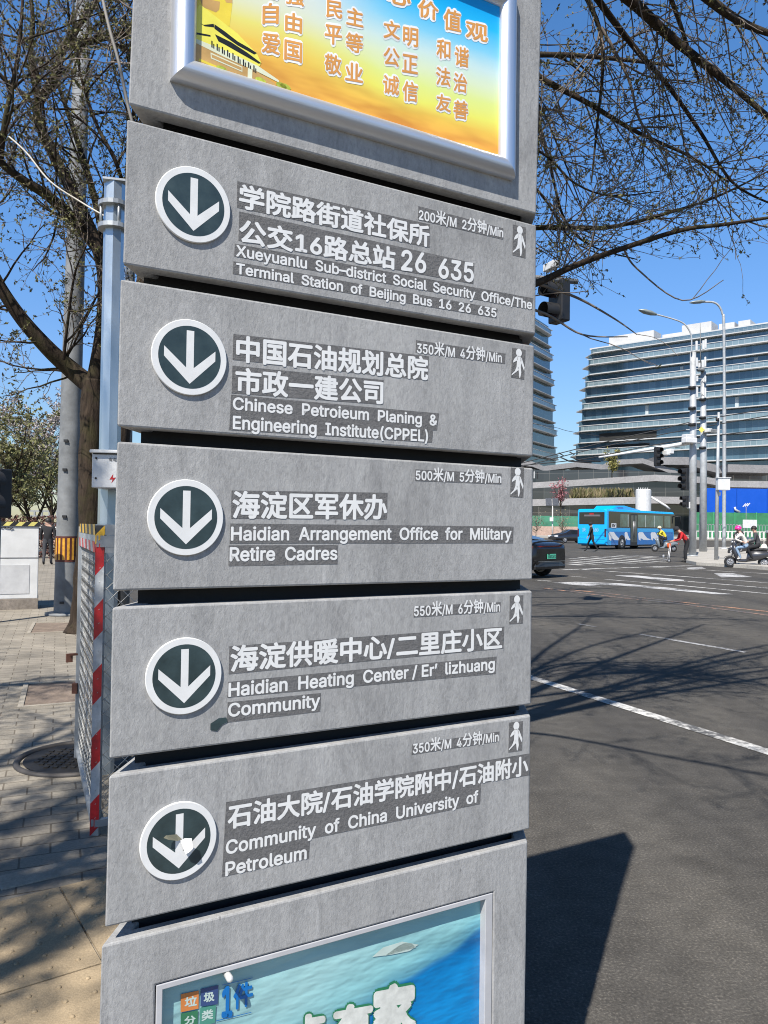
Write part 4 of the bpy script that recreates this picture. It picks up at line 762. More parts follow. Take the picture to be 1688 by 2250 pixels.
for vec, nm in ((lb, 'front_panel'), (la, 'side_panel')):
    u = vec.normalized(); nrm = Vector((-u.y, u.x, 0)); 
    fr_ = MB(); ang = math.atan2(u.y, u.x); ln = vec.length
    for z, hgt in ((EH - .06, .052), (.06, .03)): c = u * ln / 2; fr_.box((c.x, c.y, z), (ln, .03, hgt), 0, ang)
    c = u * ln; fr_.box((c.x, c.y, EH / 2), (.04, .04, EH), 0, ang); fo = fr_.build('panel_frame', GALV, t)
    tp = MB(); off = -nrm * .0165 if nm == 'front_panel' else nrm * .0165
    for j, (z, ms) in enumerate(((EH - .005, (2, 3)), (EH - .085, (0, 1)))):
        band(tp, u * .06 + Vector((0, 0, z - .028)) + off, u * (ln - .02) + Vector((0, 0, z - .028)) + off, Vector((0, 0, .05)), Vector((0, 0, 0)), 9, ms, .05)
    tp.build('rail_tape', [REDR, WHTR, YEL, BLK], fo)
    for z in (EH - .005, EH - .085):
        rl = MB(); rl.box((u * ln / 2).to_tuple()[:2] + (z - .003,), (ln - .04, .028, .048), 0, ang); rl.build('rail', GALV, fo)
    wire = MB(); cell = .062; nc = int(ln / cell); zb = .08; zt_ = EH - .11; zz = int((zt_ - zb) / cell)
    for i in range(-zz, nc + 1):
        for sg_ in (1, -1):
            pts = []
            for j in range(zz * 2 + 1):
                s = (i * cell + j * cell / 2) if sg_ > 0 else (i * cell + (zz * 2 - j) * cell / 2); z = zb + j * cell / 2
                if 0 <= s <= ln: pts.append(u * s + Vector((0, 0, z)) + nrm * (.003 * sg_ * (1 if j % 2 else -1)))
            if len(pts) > 1: wire.tube(pts, .0016, 4, 0, cap=False)
    wire.build('wire_mesh', M('zinc_wire', (.42, .41, .38), .4, .5, .25, 8), fo)
mb = MB(); q = la * .98; mb.box((q.x - .03, q.y, .62), (.06, .02, .012), 0, .6); mb.box((q.x - .06, q.y - .01, .60), (.035, .02, .05), 0, .6); mb.build('latch', RUST, t); mb = MB(); mb.box((q.x - .025, q.y, .42), (.03, .03, .06)); mb.build('hinge', RUST, t)
# grey cabinet inside the enclosure
t = thing('control_cabinet', 'dark grey cabinet standing inside the wire mesh enclosure', 'cabinet', E0 + lb.normalized() * .75 + la.normalized() * .55, R(24))
mb = MB(); mb.box((0, 0, .55), (.62, .36, 1.06)); mb.build('body', M('dark_grey_cabinet', (.20, .205, .21), .5, .2), t, bevel=.006); mb = MB(); mb.box((0, 0, .01), (.66, .40, .05)); mb.build('plinth', KERBM, t)
mb = MB(); mb.box((.05, -.183, .6), (.5, .006, .88)); mb.build('door', M('dark_grey_door', (.30, .31, .31), .45, .1), t, bevel=.002)
# white utility cabinet on the far left
u0 = gnd(82, 1338, SW); DU = (u0 - CAM).dot(fwd); ku = DU / FPX; hu = 182 * ku
t = thing('utility_cabinet', 'long silver white utility cabinet with black and yellow tape along its top edge', 'cabinet', u0, R(24))
WU = 2.3; mb = MB(); mb.box((-WU / 2, .35, .17 + (hu - .17) / 2), (WU, .7, hu - .17)); mb.build('body', CABW, t, bevel=.01)
mb = MB(); mb.box((-WU / 2, .35, .075), (WU + .02, .72, .19)); mb.build('plinth', stone('rough_concrete_plinth', (.22, .19, .16), .4, 6, 30), t, bevel=.008)
mb = MB(); mb.box((-WU / 2, -.0015, .17 + (hu - .17) * .56), (WU - .01, .004, .012)); mb.build('seam', BLACK, t)
mb = MB(); mb.box((-WU / 2, .35, hu + .03), (WU + .03, .74, .07)); roof = mb.build('roof', M('roof_edge', (.08, .08, .08), .5), t)
mb = MB(); band(mb, Vector((-WU - .012, -.022, hu + .0)), Vector((.012, -.022, hu + .0)), Vector((0, 0, .064)), Vector((0, 0, 0)), 26, (0, 1), .06); mb.build('hazard_tape', [M('pale_yellow_tape', (.62, .55, .16), .5), BLK], roof)
mb = MB(); mb.box((-WU / 2, -.004, hu * .36), (.62, .006, .5)); mb.box((-WU * .19, -.004, hu * .36), (.62, .006, .46)); mb.build('louvre_doors', M('cabinet_door_paint', (.50, .50, .50), .5, 0, .14, 4), t)
mb = MB()
for kk in range(5): mb.tube([(-.62 + kk * .05, -.012, hu - .04 + .02 * math.sin(kk)), (-.58 + kk * .05, -.016, hu - .03)], .008, 4)
mb.build('tape_scraps', BLACK, t)
# cables
def cable(name, label, pts, r, m, n=8):
    P = spline(pts, n); c = P[0].copy(); mb = MB(); mb.tube([p - c for p in P], r, 6); o = mb.build(name, m); o.location = c; return tag(o, label, 'cable')
cable('cable', 'pale cable sagging from the left tree to the steel column', [at(20, 300, 5.2), at(58, 335, 5.1), at(110, 398, 5.0), at(180, 445, 4.9), at(240, 480, 4.75), at(300, 512, 4.7)], .0055, M('pale_cable', (.45, .42, .36), .6))
cable('cable', 'thick grey pole stay slanting down behind the head panel of the sign', [at(222, -20, 3.4), at(240, 60, 3.4), at(262, 140, 3.4), at(282, 235, 3.4), at(300, 300, 3.4)], .0072, M('grey_cable', (.26, .24, .21), .6))
# signal lantern peeking in at the left edge
sg0 = at(4, 1135, 10.5)
t = thing('pedestrian_signal', 'black pedestrian signal with visors at the left edge of the picture', 'traffic signal', (sg0.x, sg0.y, SW), R(-20))
mb = MB(); zz0 = sg0.z - SW; mb.box((-.22, .1, zz0 + .32), (.36, .22, .68)); mb.build('housing', BLACK, t, bevel=.02)
for dz in (.16, .48):
    mb = MB(); mb.loft([[(-.05 + math.cos(a) * r_ - dx_ * .0, -.02 - dy_, zz0 + dz + math.sin(a) * r_) for a in [R(-20 + 220 * i_ / 12) for i_ in range(13)]] for dy_, r_, dx_ in ((0, .14, 0), (.2, .13, 0))], 0, cap=False, closed=False); mb.build('visor', BLACK, t)
mb = MB(); mb.tube([(-.22, .12, 0), (-.22, .12, zz0 + .05)], .06, 10); mb.build('post', GALVD, t)
# ------------------------------------------------------------------ poles, signals and wires over the junction
def foot(x, y, z=.15): p = gnd(x, y, z); return p, (p - CAM).dot(fwd)
def loc(root, x, y, d): return at(x, y, d) - root
POLE = M('pale_grey_pole', (.42, .43, .43), .5, .25, .2, 3); LAMPH = M('lamp_head_grey', (.20, .23, .23), .45, .2)
def clamp_band(root, x, y, d, r, parent):
    c = loc(root, x, y, d); mb = MB(); mb.tube([(c.x, c.y, c.z - .07), (c.x, c.y, c.z + .07)], [r * 1.12] * 2, 14); mb.build('clamp_band', BLACK, parent)
def signal_head(name_root, c, yaw, parent=None, n=3, s=.30, label=None):
    """stack of n lamps with visors; looks along local -y before yaw"""
    t = parent; M3 = Matrix.Rotation(yaw, 3, 'Z'); c = Vector(c); h = n * s * 1.28
    mb = MB(); mb.box(c, (s * 1.3, s * .7, h), 0, yaw); hs_ = mb.build('signal_housing', BLACK, t, bevel=s * .08)
    for i in range(n):
        zc = c.z + h / 2 - s * 1.28 * (i + .5); arc = [R(-35 + 250 * j / 14) for j in range(15)]
        rg = [[Vector((c.x, c.y, 0)) + M3 @ Vector((math.cos(a) * s * rr, -s * .35 - dy, 0)) + Vector((0, 0, zc + math.sin(a) * s * rr)) for a in arc] for dy, rr in ((0, .53), (s * .45, .51), (s * .95, .49))]
        mb = MB(); mb.loft(rg, 0, cap=False, closed=False); mb.build('visor', BLACK, hs_)
        mb = MB(); mb.add([Vector((c.x, c.y, 0)) + M3 @ Vector((math.cos(a * .3927) * s * .48, -s * .352, 0)) + Vector((0, 0, zc + math.sin(a * .3927) * s * .48)) for a in range(16)], [tuple(range(16))]); mb.build('lens', M('dark_lens', (.03, .02, .02), .2), hs_)
    return hs_
# near mast arm with the black signal that shows right of the sign
m0 = Vector((-3.9, 11.6, SW)); tipA = at(1270, 619, 13.0)
t = thing('traffic_signal', 'large black traffic light hanging from a grey arm just right of the sign', 'traffic signal', m0)
za = at(1200, 610, 13.0).z
mb = MB(); mb.tube([(0, 0, 0), (0, 0, za - m0.z + .05)], [.085, .07], 14); mb.build('mast', GALVD, t)
mb = MB(); mb.tube([(0, 0, za - m0.z), loc(m0, 1180, 611, 13), tipA - m0], [.06, .05, .045], 12); mb.build('arm', GALVD, t)
hc = loc(m0, 1229, 664, 13.0); mb = MB(); mb.tube([(hc.x, hc.y, hc.z + .3), (hc.x, hc.y, za - m0.z + .02)], .03, 8); mb.build('hanger', GALVD, t)
signal_head('x', hc, R(-62), t, 2, .27)
cc = loc(m0, 1211, 585, 13); mb = MB(); mb.box((cc.x, cc.y, cc.z), (.12, .3, .12), 0, .4); mb.tube([(cc.x, cc.y, cc.z), (cc.x, cc.y, za - m0.z)], .02, 6); mb.build('camera', CABW, t, bevel=.01)
# pole 1: combined lamp and signal mast
b1, D1 = foot(1522, 1222); k1 = D1 / FPX
t = thing('street_lamp', 'thick grey lamp pole with signals clamped on it, nearest the person in red', 'street lamp', b1)
zt1 = loc(b1, 1520, 772, D1).z; mb = MB(); mb.tube([(0, 0, 0), (0, 0, zt1 * .5), (-.03, 0, zt1)], [8.2 * k1, 7.5 * k1, 6.4 * k1], 18); mb.build('shaft', POLE, t)
mb = MB(); mb.tube([(0, -.0, 0), (0, 0, .05)], [12 * k1] * 2, 16); mb.build('base_plate', POLE, t)
mb = MB(); mb.tube(spline([loc(b1, *p, D1) for p in ((1520, 775), (1520, 745), (1516, 728), (1503, 711), (1480, 701), (1440, 690))], 5), 1.7 * k1, 8); mb.build('lamp_arm', POLE, t)
mb = MB(); a, b = loc(b1, 1443, 691, D1), loc(b1, 1404, 681, D1); mb.loft([[p + Vector((0, math.cos(q * .785) * wv, math.sin(q * .785) * hv_)) for q in range(8)] for p, wv, hv_ in ((a, .08, .06), (a.lerp(b, .3), .2, .12), (a.lerp(b, .7), .22, .12), (b, .08, .04))]); mb.build('lamp_head', LAMPH, t)
for yy in (852, 897, 933, 968): clamp_band(b1, 1521, yy, D1, 7.2 * k1, t)
mb = MB(); mb.tube([loc(b1, 1515, 973, D1), loc(b1, 1440, 985, D1), loc(b1, 1316, 1005, D1 + 1)], [.12, .09, .05], 10); mb.build('mast_arm', M('white_mast_arm', (.66, .66, .65), .5), t)
signal_head('x', loc(b1, 1445, 1003, D1 - .3), R(20), t, 3, .26); signal_head('x', loc(b1, 1505, 1053, D1 - .3), R(-60), t, 3, .30); signal_head('x', loc(b1, 1507, 1102, D1 - .3), R(-70), t, 2, .24)
for x_, y_, sx in ((1512, 960, .5), (1515, 968, .7), (1465, 995, .25), (1472, 992, .25)):
    c = loc(b1, x_, y_, D1 - .35); mb = MB(); mb.box(c, (sx, .4, .26), 0, .3); mb.tube([c, (0 if sx > .3 else c.x, 0, c.z - (.1 if sx > .3 else .2))], .03, 6); mb.build('camera', CABW, t, bevel=.03)
mb = MB(); c = loc(b1, 1513, 1110, D1 - .3); mb.box(c, (.16, .12, .34)); mb.build('push_button_box', CABW, t, bevel=.01)
# pole 2: antenna mast
b2, D2 = foot(1545, 1212); k2 = D2 / FPX
t = thing('antenna_mast', 'grey mast crowned by white antenna panels between the lamp pole and the thin poles', 'mast', b2)
zt2 = loc(b2, 1543, 815, D2).z; mb = MB(); mb.tube([(0, 0, 0), (0, 0, zt2 * .5), (-.04, 0, zt2)], [8.0 * k2, 7.0 * k2, 5.6 * k2], 18); mb.build('shaft', POLE, t)
mb = MB(); c = loc(b2, 1540, 815, D2); mb.tube([c, c + Vector((0, 0, .12))], [8.5 * k2] * 2, 16); mb.tube([c, loc(b2, 1539, 710, D2)], [1.6 * k2, .5 * k2], 6); mb.build('mast_top', GALVD, t)
for x_, y_, w_, h_ in ((1531, 760, 4, 22), (1546, 758, 5, 20), (1551, 755, 3, 20), (1531, 796, 5, 20), (1537, 803, 4, 10), (1545, 800, 5, 16), (1550, 795, 3, 22), (1532, 832, 4, 12), (1531, 862, 6, 22), (1550, 833, 3, 12), (1550, 863, 3, 22)):
    c = loc(b2, x_, y_, D2 - .2); ctr = loc(b2, 1540 if y_ < 815 else 1543, y_, D2); mb = MB(); mb.box(c, (w_ * k2, .12, h_ * k2), 0, .3); mb.tube([c, ctr], .025, 4); mb.build('antenna_panel', CABW, t, bevel=.02)
for yy in (878, 918, 984): clamp_band(b2, 1544, yy, D2, 6.6 * k2, t)
mb = MB(); c = loc(b2, 1542, 944, D2 - .35); s_ = 6.8 * k2; mb.box(c, (s_ * 1.414, .03, s_ * 1.414), 0, mat=Matrix.Rotation(R(45), 3, 'Y')); mb.build('yellow_diamond_sign', M('yellow_sign', (.75, .60, .12), .45), t)
mb = MB(); mb.tube([loc(b2, 1508, 944, D2 - .2), loc(b2, 1586, 944, D2 - .2)], .035, 6); mb.build('cross_arm', POLE, t)
for x_ in (1555, 1562, 1571):
    mb = MB(); mb.box(loc(b2, x_, 946 if x_ < 1560 else 948, D2 - .3), (.34, .5, .24), 0, .5); mb.build('camera', CABW if x_ < 1560 else GALVD, t, bevel=.03)
# pole 3: thin curved lamp
b3, D3 = foot(1591, 1206); k3 = D3 / FPX
t = thing('street_lamp', 'slim curved street lamp rising above the tower roof, farthest right of the poles', 'street lamp', b3)
mb = MB(); mb.tube(spline([loc(b3, *p, D3) for p in ((1591, 1206), (1592, 950), (1591, 720), (1588, 690), (1580, 672), (1567, 664), (1546, 663))], 6), [4 * k3] * 8 + [3 * k3] * 8 + [2.2 * k3] * 21, 10); mb.build('shaft', POLE, t)
mb = MB(); a, b = loc(b3, 1550, 662, D3), loc(b3, 1516, 665, D3); mb.loft([[p + Vector((0, math.cos(q * .785) * wv, math.sin(q * .785) * hv_)) for q in range(8)] for p, wv, hv_ in ((a, .08, .06), (a.lerp(b, .3), .2, .14), (a.lerp(b, .7), .22, .12), (b, .08, .04))]); mb.build('lamp_head', LAMPH, t)
mb = MB(); mb.tube([(0, 0, 0), (0, 0, .09)], [7.5 * k3, 6 * k3], 10); mb.build('base_flange', CABW, t)
# pole 4: camera pole with white box
b4, D4 = foot(1574, 1230); k4 = D4 / FPX
t = thing('camera_pole', 'short thin pole with a white equipment box standing in front of the curved lamp', 'pole', b4)
zt4 = loc(b4, 1578, 905, D4).z; mb = MB(); mb.tube([(0, 0, 0), (.05, 0, zt4 * .6), (.09, 0, zt4)], [4.4 * k4, 3.6 * k4, 2.6 * k4], 12); mb.build('shaft', POLE, t)
c = loc(b4, 1589, 1064, D4 - .1); mb = MB(); mb.box(c, (26 * k4, .3, 26 * k4)); box_ = mb.build('equipment_box', CABW, t, bevel=.02); mb = MB(); mb.box((c.x, c.y, c.z + 13.8 * k4), (29 * k4, .36, 1.5 * k4)); mb.build('lid', CABW, box_)
mb = MB(); mb.box(loc(b4, 1581, 1085, D4), (4 * k4, .1, 8 * k4), 0, .4); mb.build('loudspeaker', CABW, t, bevel=.02); clamp_band(b4, 1577, 922, D4, 3.2 * k4, t)
# wires above the junction
WIRE = M('black_wire', (.02, .02, .022), .6)
for i, pts in enumerate((((1060, 1040), (1230, 996), (1360, 964), (1450, 944), (1530, 925), (1720, 893)), ((1060, 1048), (1255, 998), (1380, 970), (1500, 946), (1720, 908)), ((1060, 1030), (1270, 1010), (1400, 985), (1530, 962), (1720, 940)))):
    cable('overhead_wire', ('uppermost', 'middle', 'lowest')[i] + ' of the black wires strung over the junction in front of the office tower', [at(x, y, 52 + i) for x, y in pts], .035, WIRE, 5)
cable('overhead_wire', 'faint thin wire across the gap between the two office towers', [at(1100, 920, 70), at(1215, 938, 70), at(1270, 951, 70), at(1500, 985, 70)], .022, WIRE, 4)
t = thing('wire_bracket', 'black V shaped wire bracket hanging in the gap between the towers', 'bracket', at(1240, 1000, 53))
mb = MB(); o_ = at(1240, 1000, 53)
for pts in (((1228, 995), (1238, 1001), (1230, 1004), (1250, 1013), (1300, 1017)), ((1252, 993), (1262, 999), (1254, 1004), (1272, 1011), (1320, 1014))): mb.tube([at(x, y, 53) - o_ for x, y in pts], .05, 5)
mb.build('bracket', WIRE, t)
# ------------------------------------------------------------------ far side of the junction
VZ = .27
mb = MB(); mb.prism([(-60, 124), (220, 124), (220, 420), (-60, 420)], -.05, VZ); tag(mb.build('far_pavement', stone('far_paving', (.36, .34, .30), .2, .3, 8)), kind='structure')
def glassm(name, c, c2, wgrid, hgrid, frame=(.30, .33, .34), rough=.08, heading=0.0):
    m, nt, b = nmat(name); v = coords(nt); br = node(nt, 'ShaderNodeTexBrick'); br.offset = 0; L(nt, v, br.inputs['Vector'])
    sx = nt.nodes.new('ShaderNodeSeparateXYZ'); cx = nt.nodes.new('ShaderNodeCombineXYZ'); L(nt, v, sx.inputs[0]); L(nt, sx.outputs[0], cx.inputs[0]); L(nt, sx.outputs[2], cx.inputs[1]); L(nt, cx.outputs[0], br.inputs['Vector'])
    br.inputs['Scale'].default_value = 1; br.inputs['Brick Width'].default_value = wgrid; br.inputs['Row Height'].default_value = hgrid; br.inputs['Mortar Size'].default_value = .035; br.inputs['Bias'].default_value = 0
    br.inputs['Color1'].default_value = (*c, 1); br.inputs['Color2'].default_value = (*c2, 1); br.inputs['Mortar'].default_value = (*frame, 1); L(nt, br.outputs[0], b.inputs['Base Color'])
    b.inputs['Roughness'].default_value = rough; b.inputs['Specular IOR Level'].default_value = .9; b.inputs['Metallic'].default_value = .1; return m
FIN = M('white_fin_panel', (.50, .50, .49), .5, 0, .1, .3); GL1 = glassm('blue_curtain_glass', (.04, .085, .12), (.085, .145, .19), 1.6, 3.4, (.13, .17, .19)); GL2 = glassm('teal_curtain_glass', (.03, .075, .09), (.05, .115, .13), 1.2, 3.4, (.16, .2, .22)); BAL = glassm('balustrade_glass', (.16, .22, .24), (.20, .27, .29), 1.5, 1.4, (.42, .45, .46))
def tower(name, label, corner, head, length, depth, zs, ztop, step, glass, over, group=None, flip=1):
    """corner: the visible end of the facade; facade runs from it along head; floors step inwards going up"""
    ang = R(90 - head); t = thing(name, label, 'office tower', (corner.x, corner.y, 0), ang, group)
    for i, z in enumerate(zs):
        z1 = zs[i + 1] if i + 1 < len(zs) else ztop; x0 = step * (i // 2); n = flip
        mb = MB(); mb.box((x0 + (length - x0) / 2, n * depth / 2, (z + z1) / 2 + .15), (length - x0, depth - .02 * i, z1 - z - .36)); gz_ = mb.build('glazing', glass, t)
        mb = MB(); a = x0 - over; P = [(a, n * 3.0), (x0 + 1.2, -n * 1.5), (length, -n * 1.5), (length, n * depth * .8), (x0, n * depth * .8)]
        if n < 0: P = P[::-1]
        mb.prism(P, z + .02, z + .28); mb.build('sun_fin', FIN, t, fix=True)
        if i % 2 and z1 - z > 2:
            mb = MB(); mb.box((x0 + 1.2 + (length - x0 - 1.2) / 2, -n * 1.2, z + .95), (length - x0 - 1.3, .08, 1.3)); mb.build('balustrade', BAL, t)
            mb = MB(); mb.box((x0 + .5 + (length - x0) / 2, -n * 1.25, z + 1.72), (length - x0 + .4, .3, .16)); mb.build('handrail', FIN, t)
    return t
PT = at(1299, 765, 230); cT = Vector((PT.x, PT.y, 0)); kT = 230 / FPX
fy = [1001, 974.6, 948.8, 925, 900.3, 875.6, 852.5, 826, 804.6, 780]
zsT = [1.5 + (1163 - y) * kT for y in fy]; cT0 = cT - hv(130) * 4.6
tw_ = tower('office_tower', 'wide pale office tower of stacked blue glass floors with white pointed sun fins', cT0, 130, 120, 22, [zsT[0] - 3.4] + zsT, PT.z - .3, .95, GL1, 3.4)
mb = MB(); mb.box((4.6 + 58, 11, PT.z - .2), (117, 21.6, .5)); mb.build('roof_coping', FIN, tw_)
mb = MB(); mb.box((4.6 + 58, .2, PT.z - 1.75), (116, .3, 2.4)); mb.build('roof_screen', glassm('roof_screen_glass', (.09, .14, .17), (.12, .18, .21), 1.1, 2.6, (.24, .27, .29)), tw_)
for a, b_, z0_, z1_ in ((8.5, 22, 0, 3.6), (30, 38, 0, 3.6), (24.5, 30, 0, 1.8), (40, 44, 0, 2.4), (45, 48, .0, 2.4), (60, 70, 0, 2)):
    mb = MB(); mb.box(((a + b_) / 2, 7, PT.z + (z0_ + z1_) / 2), (b_ - a, 6, z1_ - z0_)); mb.build('rooftop_plant', FIN, tw_)
mb = MB(); mb.box((4.6 + 57, 11, (zsT[0] - 3.6) / 2), (114, 20, zsT[0] - 3.6)); mb.build('base_floors', GL1, tw_)
for j in range(14):
    mb = MB(); x = 12 + j * 7.7 + (j * 37 % 5); z = zsT[(j * 3) % 9] + .3
    mb.box((x, -.02, z + 1.45), (.9, .10, 2.6)); mb.build('bright_bay', M('pale_column', (.42, .47, .48), .5), tw_)
for i in (0, 1):
    mb = MB(); mb.box((7 + 9, -.03, zsT[i] + 1.62), (13 + i * 4, .1, 2.2)); mb.build('open_bay', M('dark_interior', (.018, .018, .016), .8), tw_)
# second tower: its fins point right
P2 = at(1207, 760, 245); c2 = Vector((P2.x, P2.y, 0)); k2_ = 245 / FPX
zs2 = [1.5 + (1161 - y) * k2_ for y in (1030, 1008, 982, 955, 928, 900, 873, 846, 819, 792, 766, 740)]; c20 = c2 + hv(32) * 7
tw2 = tower('office_tower', 'dark teal glass tower whose pointed fins show between the sign and the blue sky', c20, 212, 60, 24, zs2, zs2[-1] + 3.4, 1.5, GL2, 3.6, flip=-1)
mb = MB(); mb.box((30, -12, zs2[0] / 2), (59, 23, zs2[0] - .1)); mb.build('base_floors', GL2, tw2)
# podium of grey concrete bands with dark glass between
CB = stone('band_concrete', (.22, .215, .215), .18, .25, 3); CBL = stone('band_concrete_light', (.30, .29, .285), .15, .25, 3); DKG = glassm('dark_shop_glass', (.025, .025, .028), (.05, .052, .055), 3.2, 5, (.14, .13, .12))
pod = thing('podium_building', 'low dark podium with angular grey concrete bands in front of the office towers', 'building', at(1300, 1163, 172).xy.to_3d())
pr = Vector(pod.location)
def bandp(pts, th, d0, d1=None, back=9.0, m=CB, name='concrete_band'):
    """parapet band following picture points of its top edge; th: picture thickness"""
    d1 = d1 or d0; n = len(pts); mb = MB(); rings = []
    for i, (x, y) in enumerate(pts):
        d = d0 + (d1 - d0) * i / max(1, n - 1); a = at(x, y, d) - pr; b = at(x, y + th, d) - pr; b.x, b.y = a.x, a.y; o = Vector((0, back, 0)); rings.append([a, b, b + o, a + o])
    mb.loft(rings, 0, smooth=False); return mb.build(name, m, pod, fix=True)
def wallp(pts, yb, d0, d1=None, m=DKG, name='glass_wall', back=6.0):
    d1 = d1 or d0; n = len(pts); mb = MB(); rings = []
    for i, (x, y) in enumerate(pts):
        d = d0 + (d1 - d0) * i / max(1, n - 1); a = at(x, y, d) - pr; b = at(x, yb if not hasattr(yb, '__len__') else yb[i], d) - pr; b.x, b.y = a.x, a.y; o = Vector((0, back, 0)); rings.append([a, b, b + o, a + o])
    mb.loft(rings, 0, smooth=False); return mb.build(name, m, pod, fix=True)
bandp([(980, 1010), (1120, 1011), (1170, 1014), (1195, 1024), (1268, 1015), (1336, 1022), (1356, 1010), (1413, 1007), (1445, 1018), (1500, 1040)], 11, 196, 176)
bandp([(1440, 1004), (1512, 1004), (1552, 1016), (1590, 1025), (1600, 1020), (1720, 1023)], 17, 178, 160)
wallp([(980, 1022), (1120, 1025), (1195, 1034), (1336, 1031), (1500, 1040), (1720, 1036)], 1072, 199, 170)
bandp([(940, 1066), (1120, 1064), (1172, 1060), (1300, 1052), (1440, 1043), (1512, 1046), (1552, 1048), (1598, 1056), (1720, 1058)], 14, 186, 156, m=CBL)
wallp([(940, 1076), (1120, 1075), (1172, 1073), (1440, 1056), (1552, 1060), (1720, 1068)], [1108] * 6, 190, 160)
bandp([(900, 1102), (1120, 1100), (1172, 1097), (1300, 1094), (1440, 1091), (1515, 1092), (1720, 1095)], 15, 176, 152, m=CBL)
wallp([(900, 1112), (1120, 1112), (1172, 1111), (1440, 1106), (1720, 1108)], [1175] * 5, 180, 156)
for x_ in (1181, 1189, 1205, 1212, 1260, 1296, 1310, 1352, 1390, 1440, 1470):
    mb = MB(); a = at(x_, 1075, 182) - pr; b = at(x_, 1099, 182) - pr; mb.box(((a.x), a.y, (a.z + b.z) / 2), (.5, .5, a.z - b.z)); mb.build('pillar', CBL, pod)
for x_ in (1174, 1197, 1200, 1203, 1206):
    mb = MB(); a = at(x_, 1036, 188) - pr; b = at(x_, 1051, 188) - pr; mb.box((a.x, a.y, (a.z + b.z) / 2), (.22, .3, a.z - b.z)); mb.build('white_louvre', FIN, pod)
# hoardings, walls, railings
def fence_panel(name, label, cat, x0, x1, yt, yb, d0, d1, m, th=.12, post=None, pm=None, base=None):
    a, b = at(x0, yt, d0), at(x1, yt, d1); zt = (a.z + b.z) / 2; zb = base if base is not None else at(x0, yb, d0).z; c = Vector((a.x, a.y, zb)); t = thing(name, label, cat, c); u = Vector((b.x - a.x, b.y - a.y, 0)); ang = math.atan2(u.y, u.x)
    mb = MB(); mb.box((u.x / 2, u.y / 2, (zt - zb) / 2), (u.length, th, zt - zb), 0, ang); mb.build('panels', m, t)
    if post:
        for i in range(int(u.length / post) + 1):
            q = u.normalized() * i * post; mb = MB(); mb.box((q.x, q.y - th * .7, (zt - zb) / 2 + .05), (.14, .14, zt - zb + .1)); mb.build('post', pm, t)
    return t
fence_panel('blue_hoarding', 'tall bright blue construction hoarding on the right behind the poles', 'hoarding', 1551, 1800, 1074, 1125, 150, 150, M('blue_hoarding_sheet', (.002, .075, .46), .45, 0, .06, .4), .15, 6, M('blue_post', (.0, .06, .36), .5), base=VZ)
GRN = M('green_scaffold_net', (.03, .17, .075), .7, 0, .25, .8); GRY = M('green_net_left', (.05, .20, .12), .7, 0, .3, .6)
fence_panel('green_netting_fence', 'green netting fence below the tall blue hoarding', 'fence', 1520, 1800, 1127, 1150, 143, 143, GRN, .1, 4, M('green_post', (.05, .28, .12), .5), base=VZ)
fence_panel('green_netting_fence', 'pale green netting fence behind the dark sedan left of the bus', 'fence', 620, 1400, 1131, 1156, 143, 143, GRY, .1, 4, M('green_post_left', (.14, .26, .19), .5), base=1.9)
fence_panel('low_wall', 'low pinkish wall below the pale green netting', 'wall', 620, 1400, 1154, 1170, 142, 142, stone('pinkish_wall', (.42, .30, .24), .2, .6, 3), .3, 5, M('wall_pier', (.34, .25, .20), .8), base=VZ)
def railing(name, label, x0, x1, yt, yb, d, m, gap, r, group=None):
    a, b = at(x0, yt, d), at(x1, yt, d); zb = max(at(x0, yb, d).z, 0); c = Vector((a.x, a.y, zb)); h = a.z - zb; n = int((b.x - a.x) / gap); t = thing(name, label, 'railing', c, 0, group)
    mb = MB(); L_ = n * gap
    for z in (h * .96, h * .12): mb.box((L_ / 2, 0, z), (L_, .09, .1))
    mb.build('rails', m, t); mb = MB()
    for i in range(n + 1): mb.box((i * gap, 0, h / 2), (r, r, h - .02))
    tag(mb.build('bars', m, t), kind='stuff'); return t
WR = M('white_railing', (.72, .70, .64), .55); GR = M('grey_railing', (.30, .31, .31), .5, .3)
railing('white_railing', 'white road railing behind the light poles', 1530, 1790, 1166, 1184, 120, WR, .62, .2)
railing('grey_railing', 'grey picket railing in front of the green netting on the right', 1530, 1790, 1151, 1170, 128, GR, .5, .09)
# white tank on a stand behind the bus, with its chute
tk = at(1414, 1104, 104); t = thing('white_tank', 'white cylindrical tank showing above the bus roof', 'tank', (tk.x, tk.y, 0)); kk_ = 104 / FPX; zt = at(1414, 1077, 104).z
mb = MB(); mb.tube([(0, 0, tk.z - 1.6), (0, 0, zt), (0, 0, zt + .12)], [16.5 * kk_, 16.5 * kk_, 14 * kk_], 24, smooth=False); mb.build('drum', CABW, t)
mb = MB()
for sx in (-.7, .7):
    for sy in (-.7, .7): mb.box((sx, sy, (tk.z - 1.6) / 2), (.14, .14, tk.z - 1.6))
mb.build('stand', GALVD, t); mb = MB()
for i in range(5): mb.tube([(-.7 + i * .3, 0, zt + .15), (-.65 + i * .3, 0, zt + .34)], .04, 5)
mb.build('valves', CABW, t)
mb = MB(); a, b = at(1431, 1092, 104) - Vector((tk.x, tk.y, 0)), at(1464, 1112, 104) - Vector((tk.x, tk.y, 0)); mb.tube([a, b, b + Vector((.5, 0, -.45))], .16, 6); mb.build('chute', CABW, t)
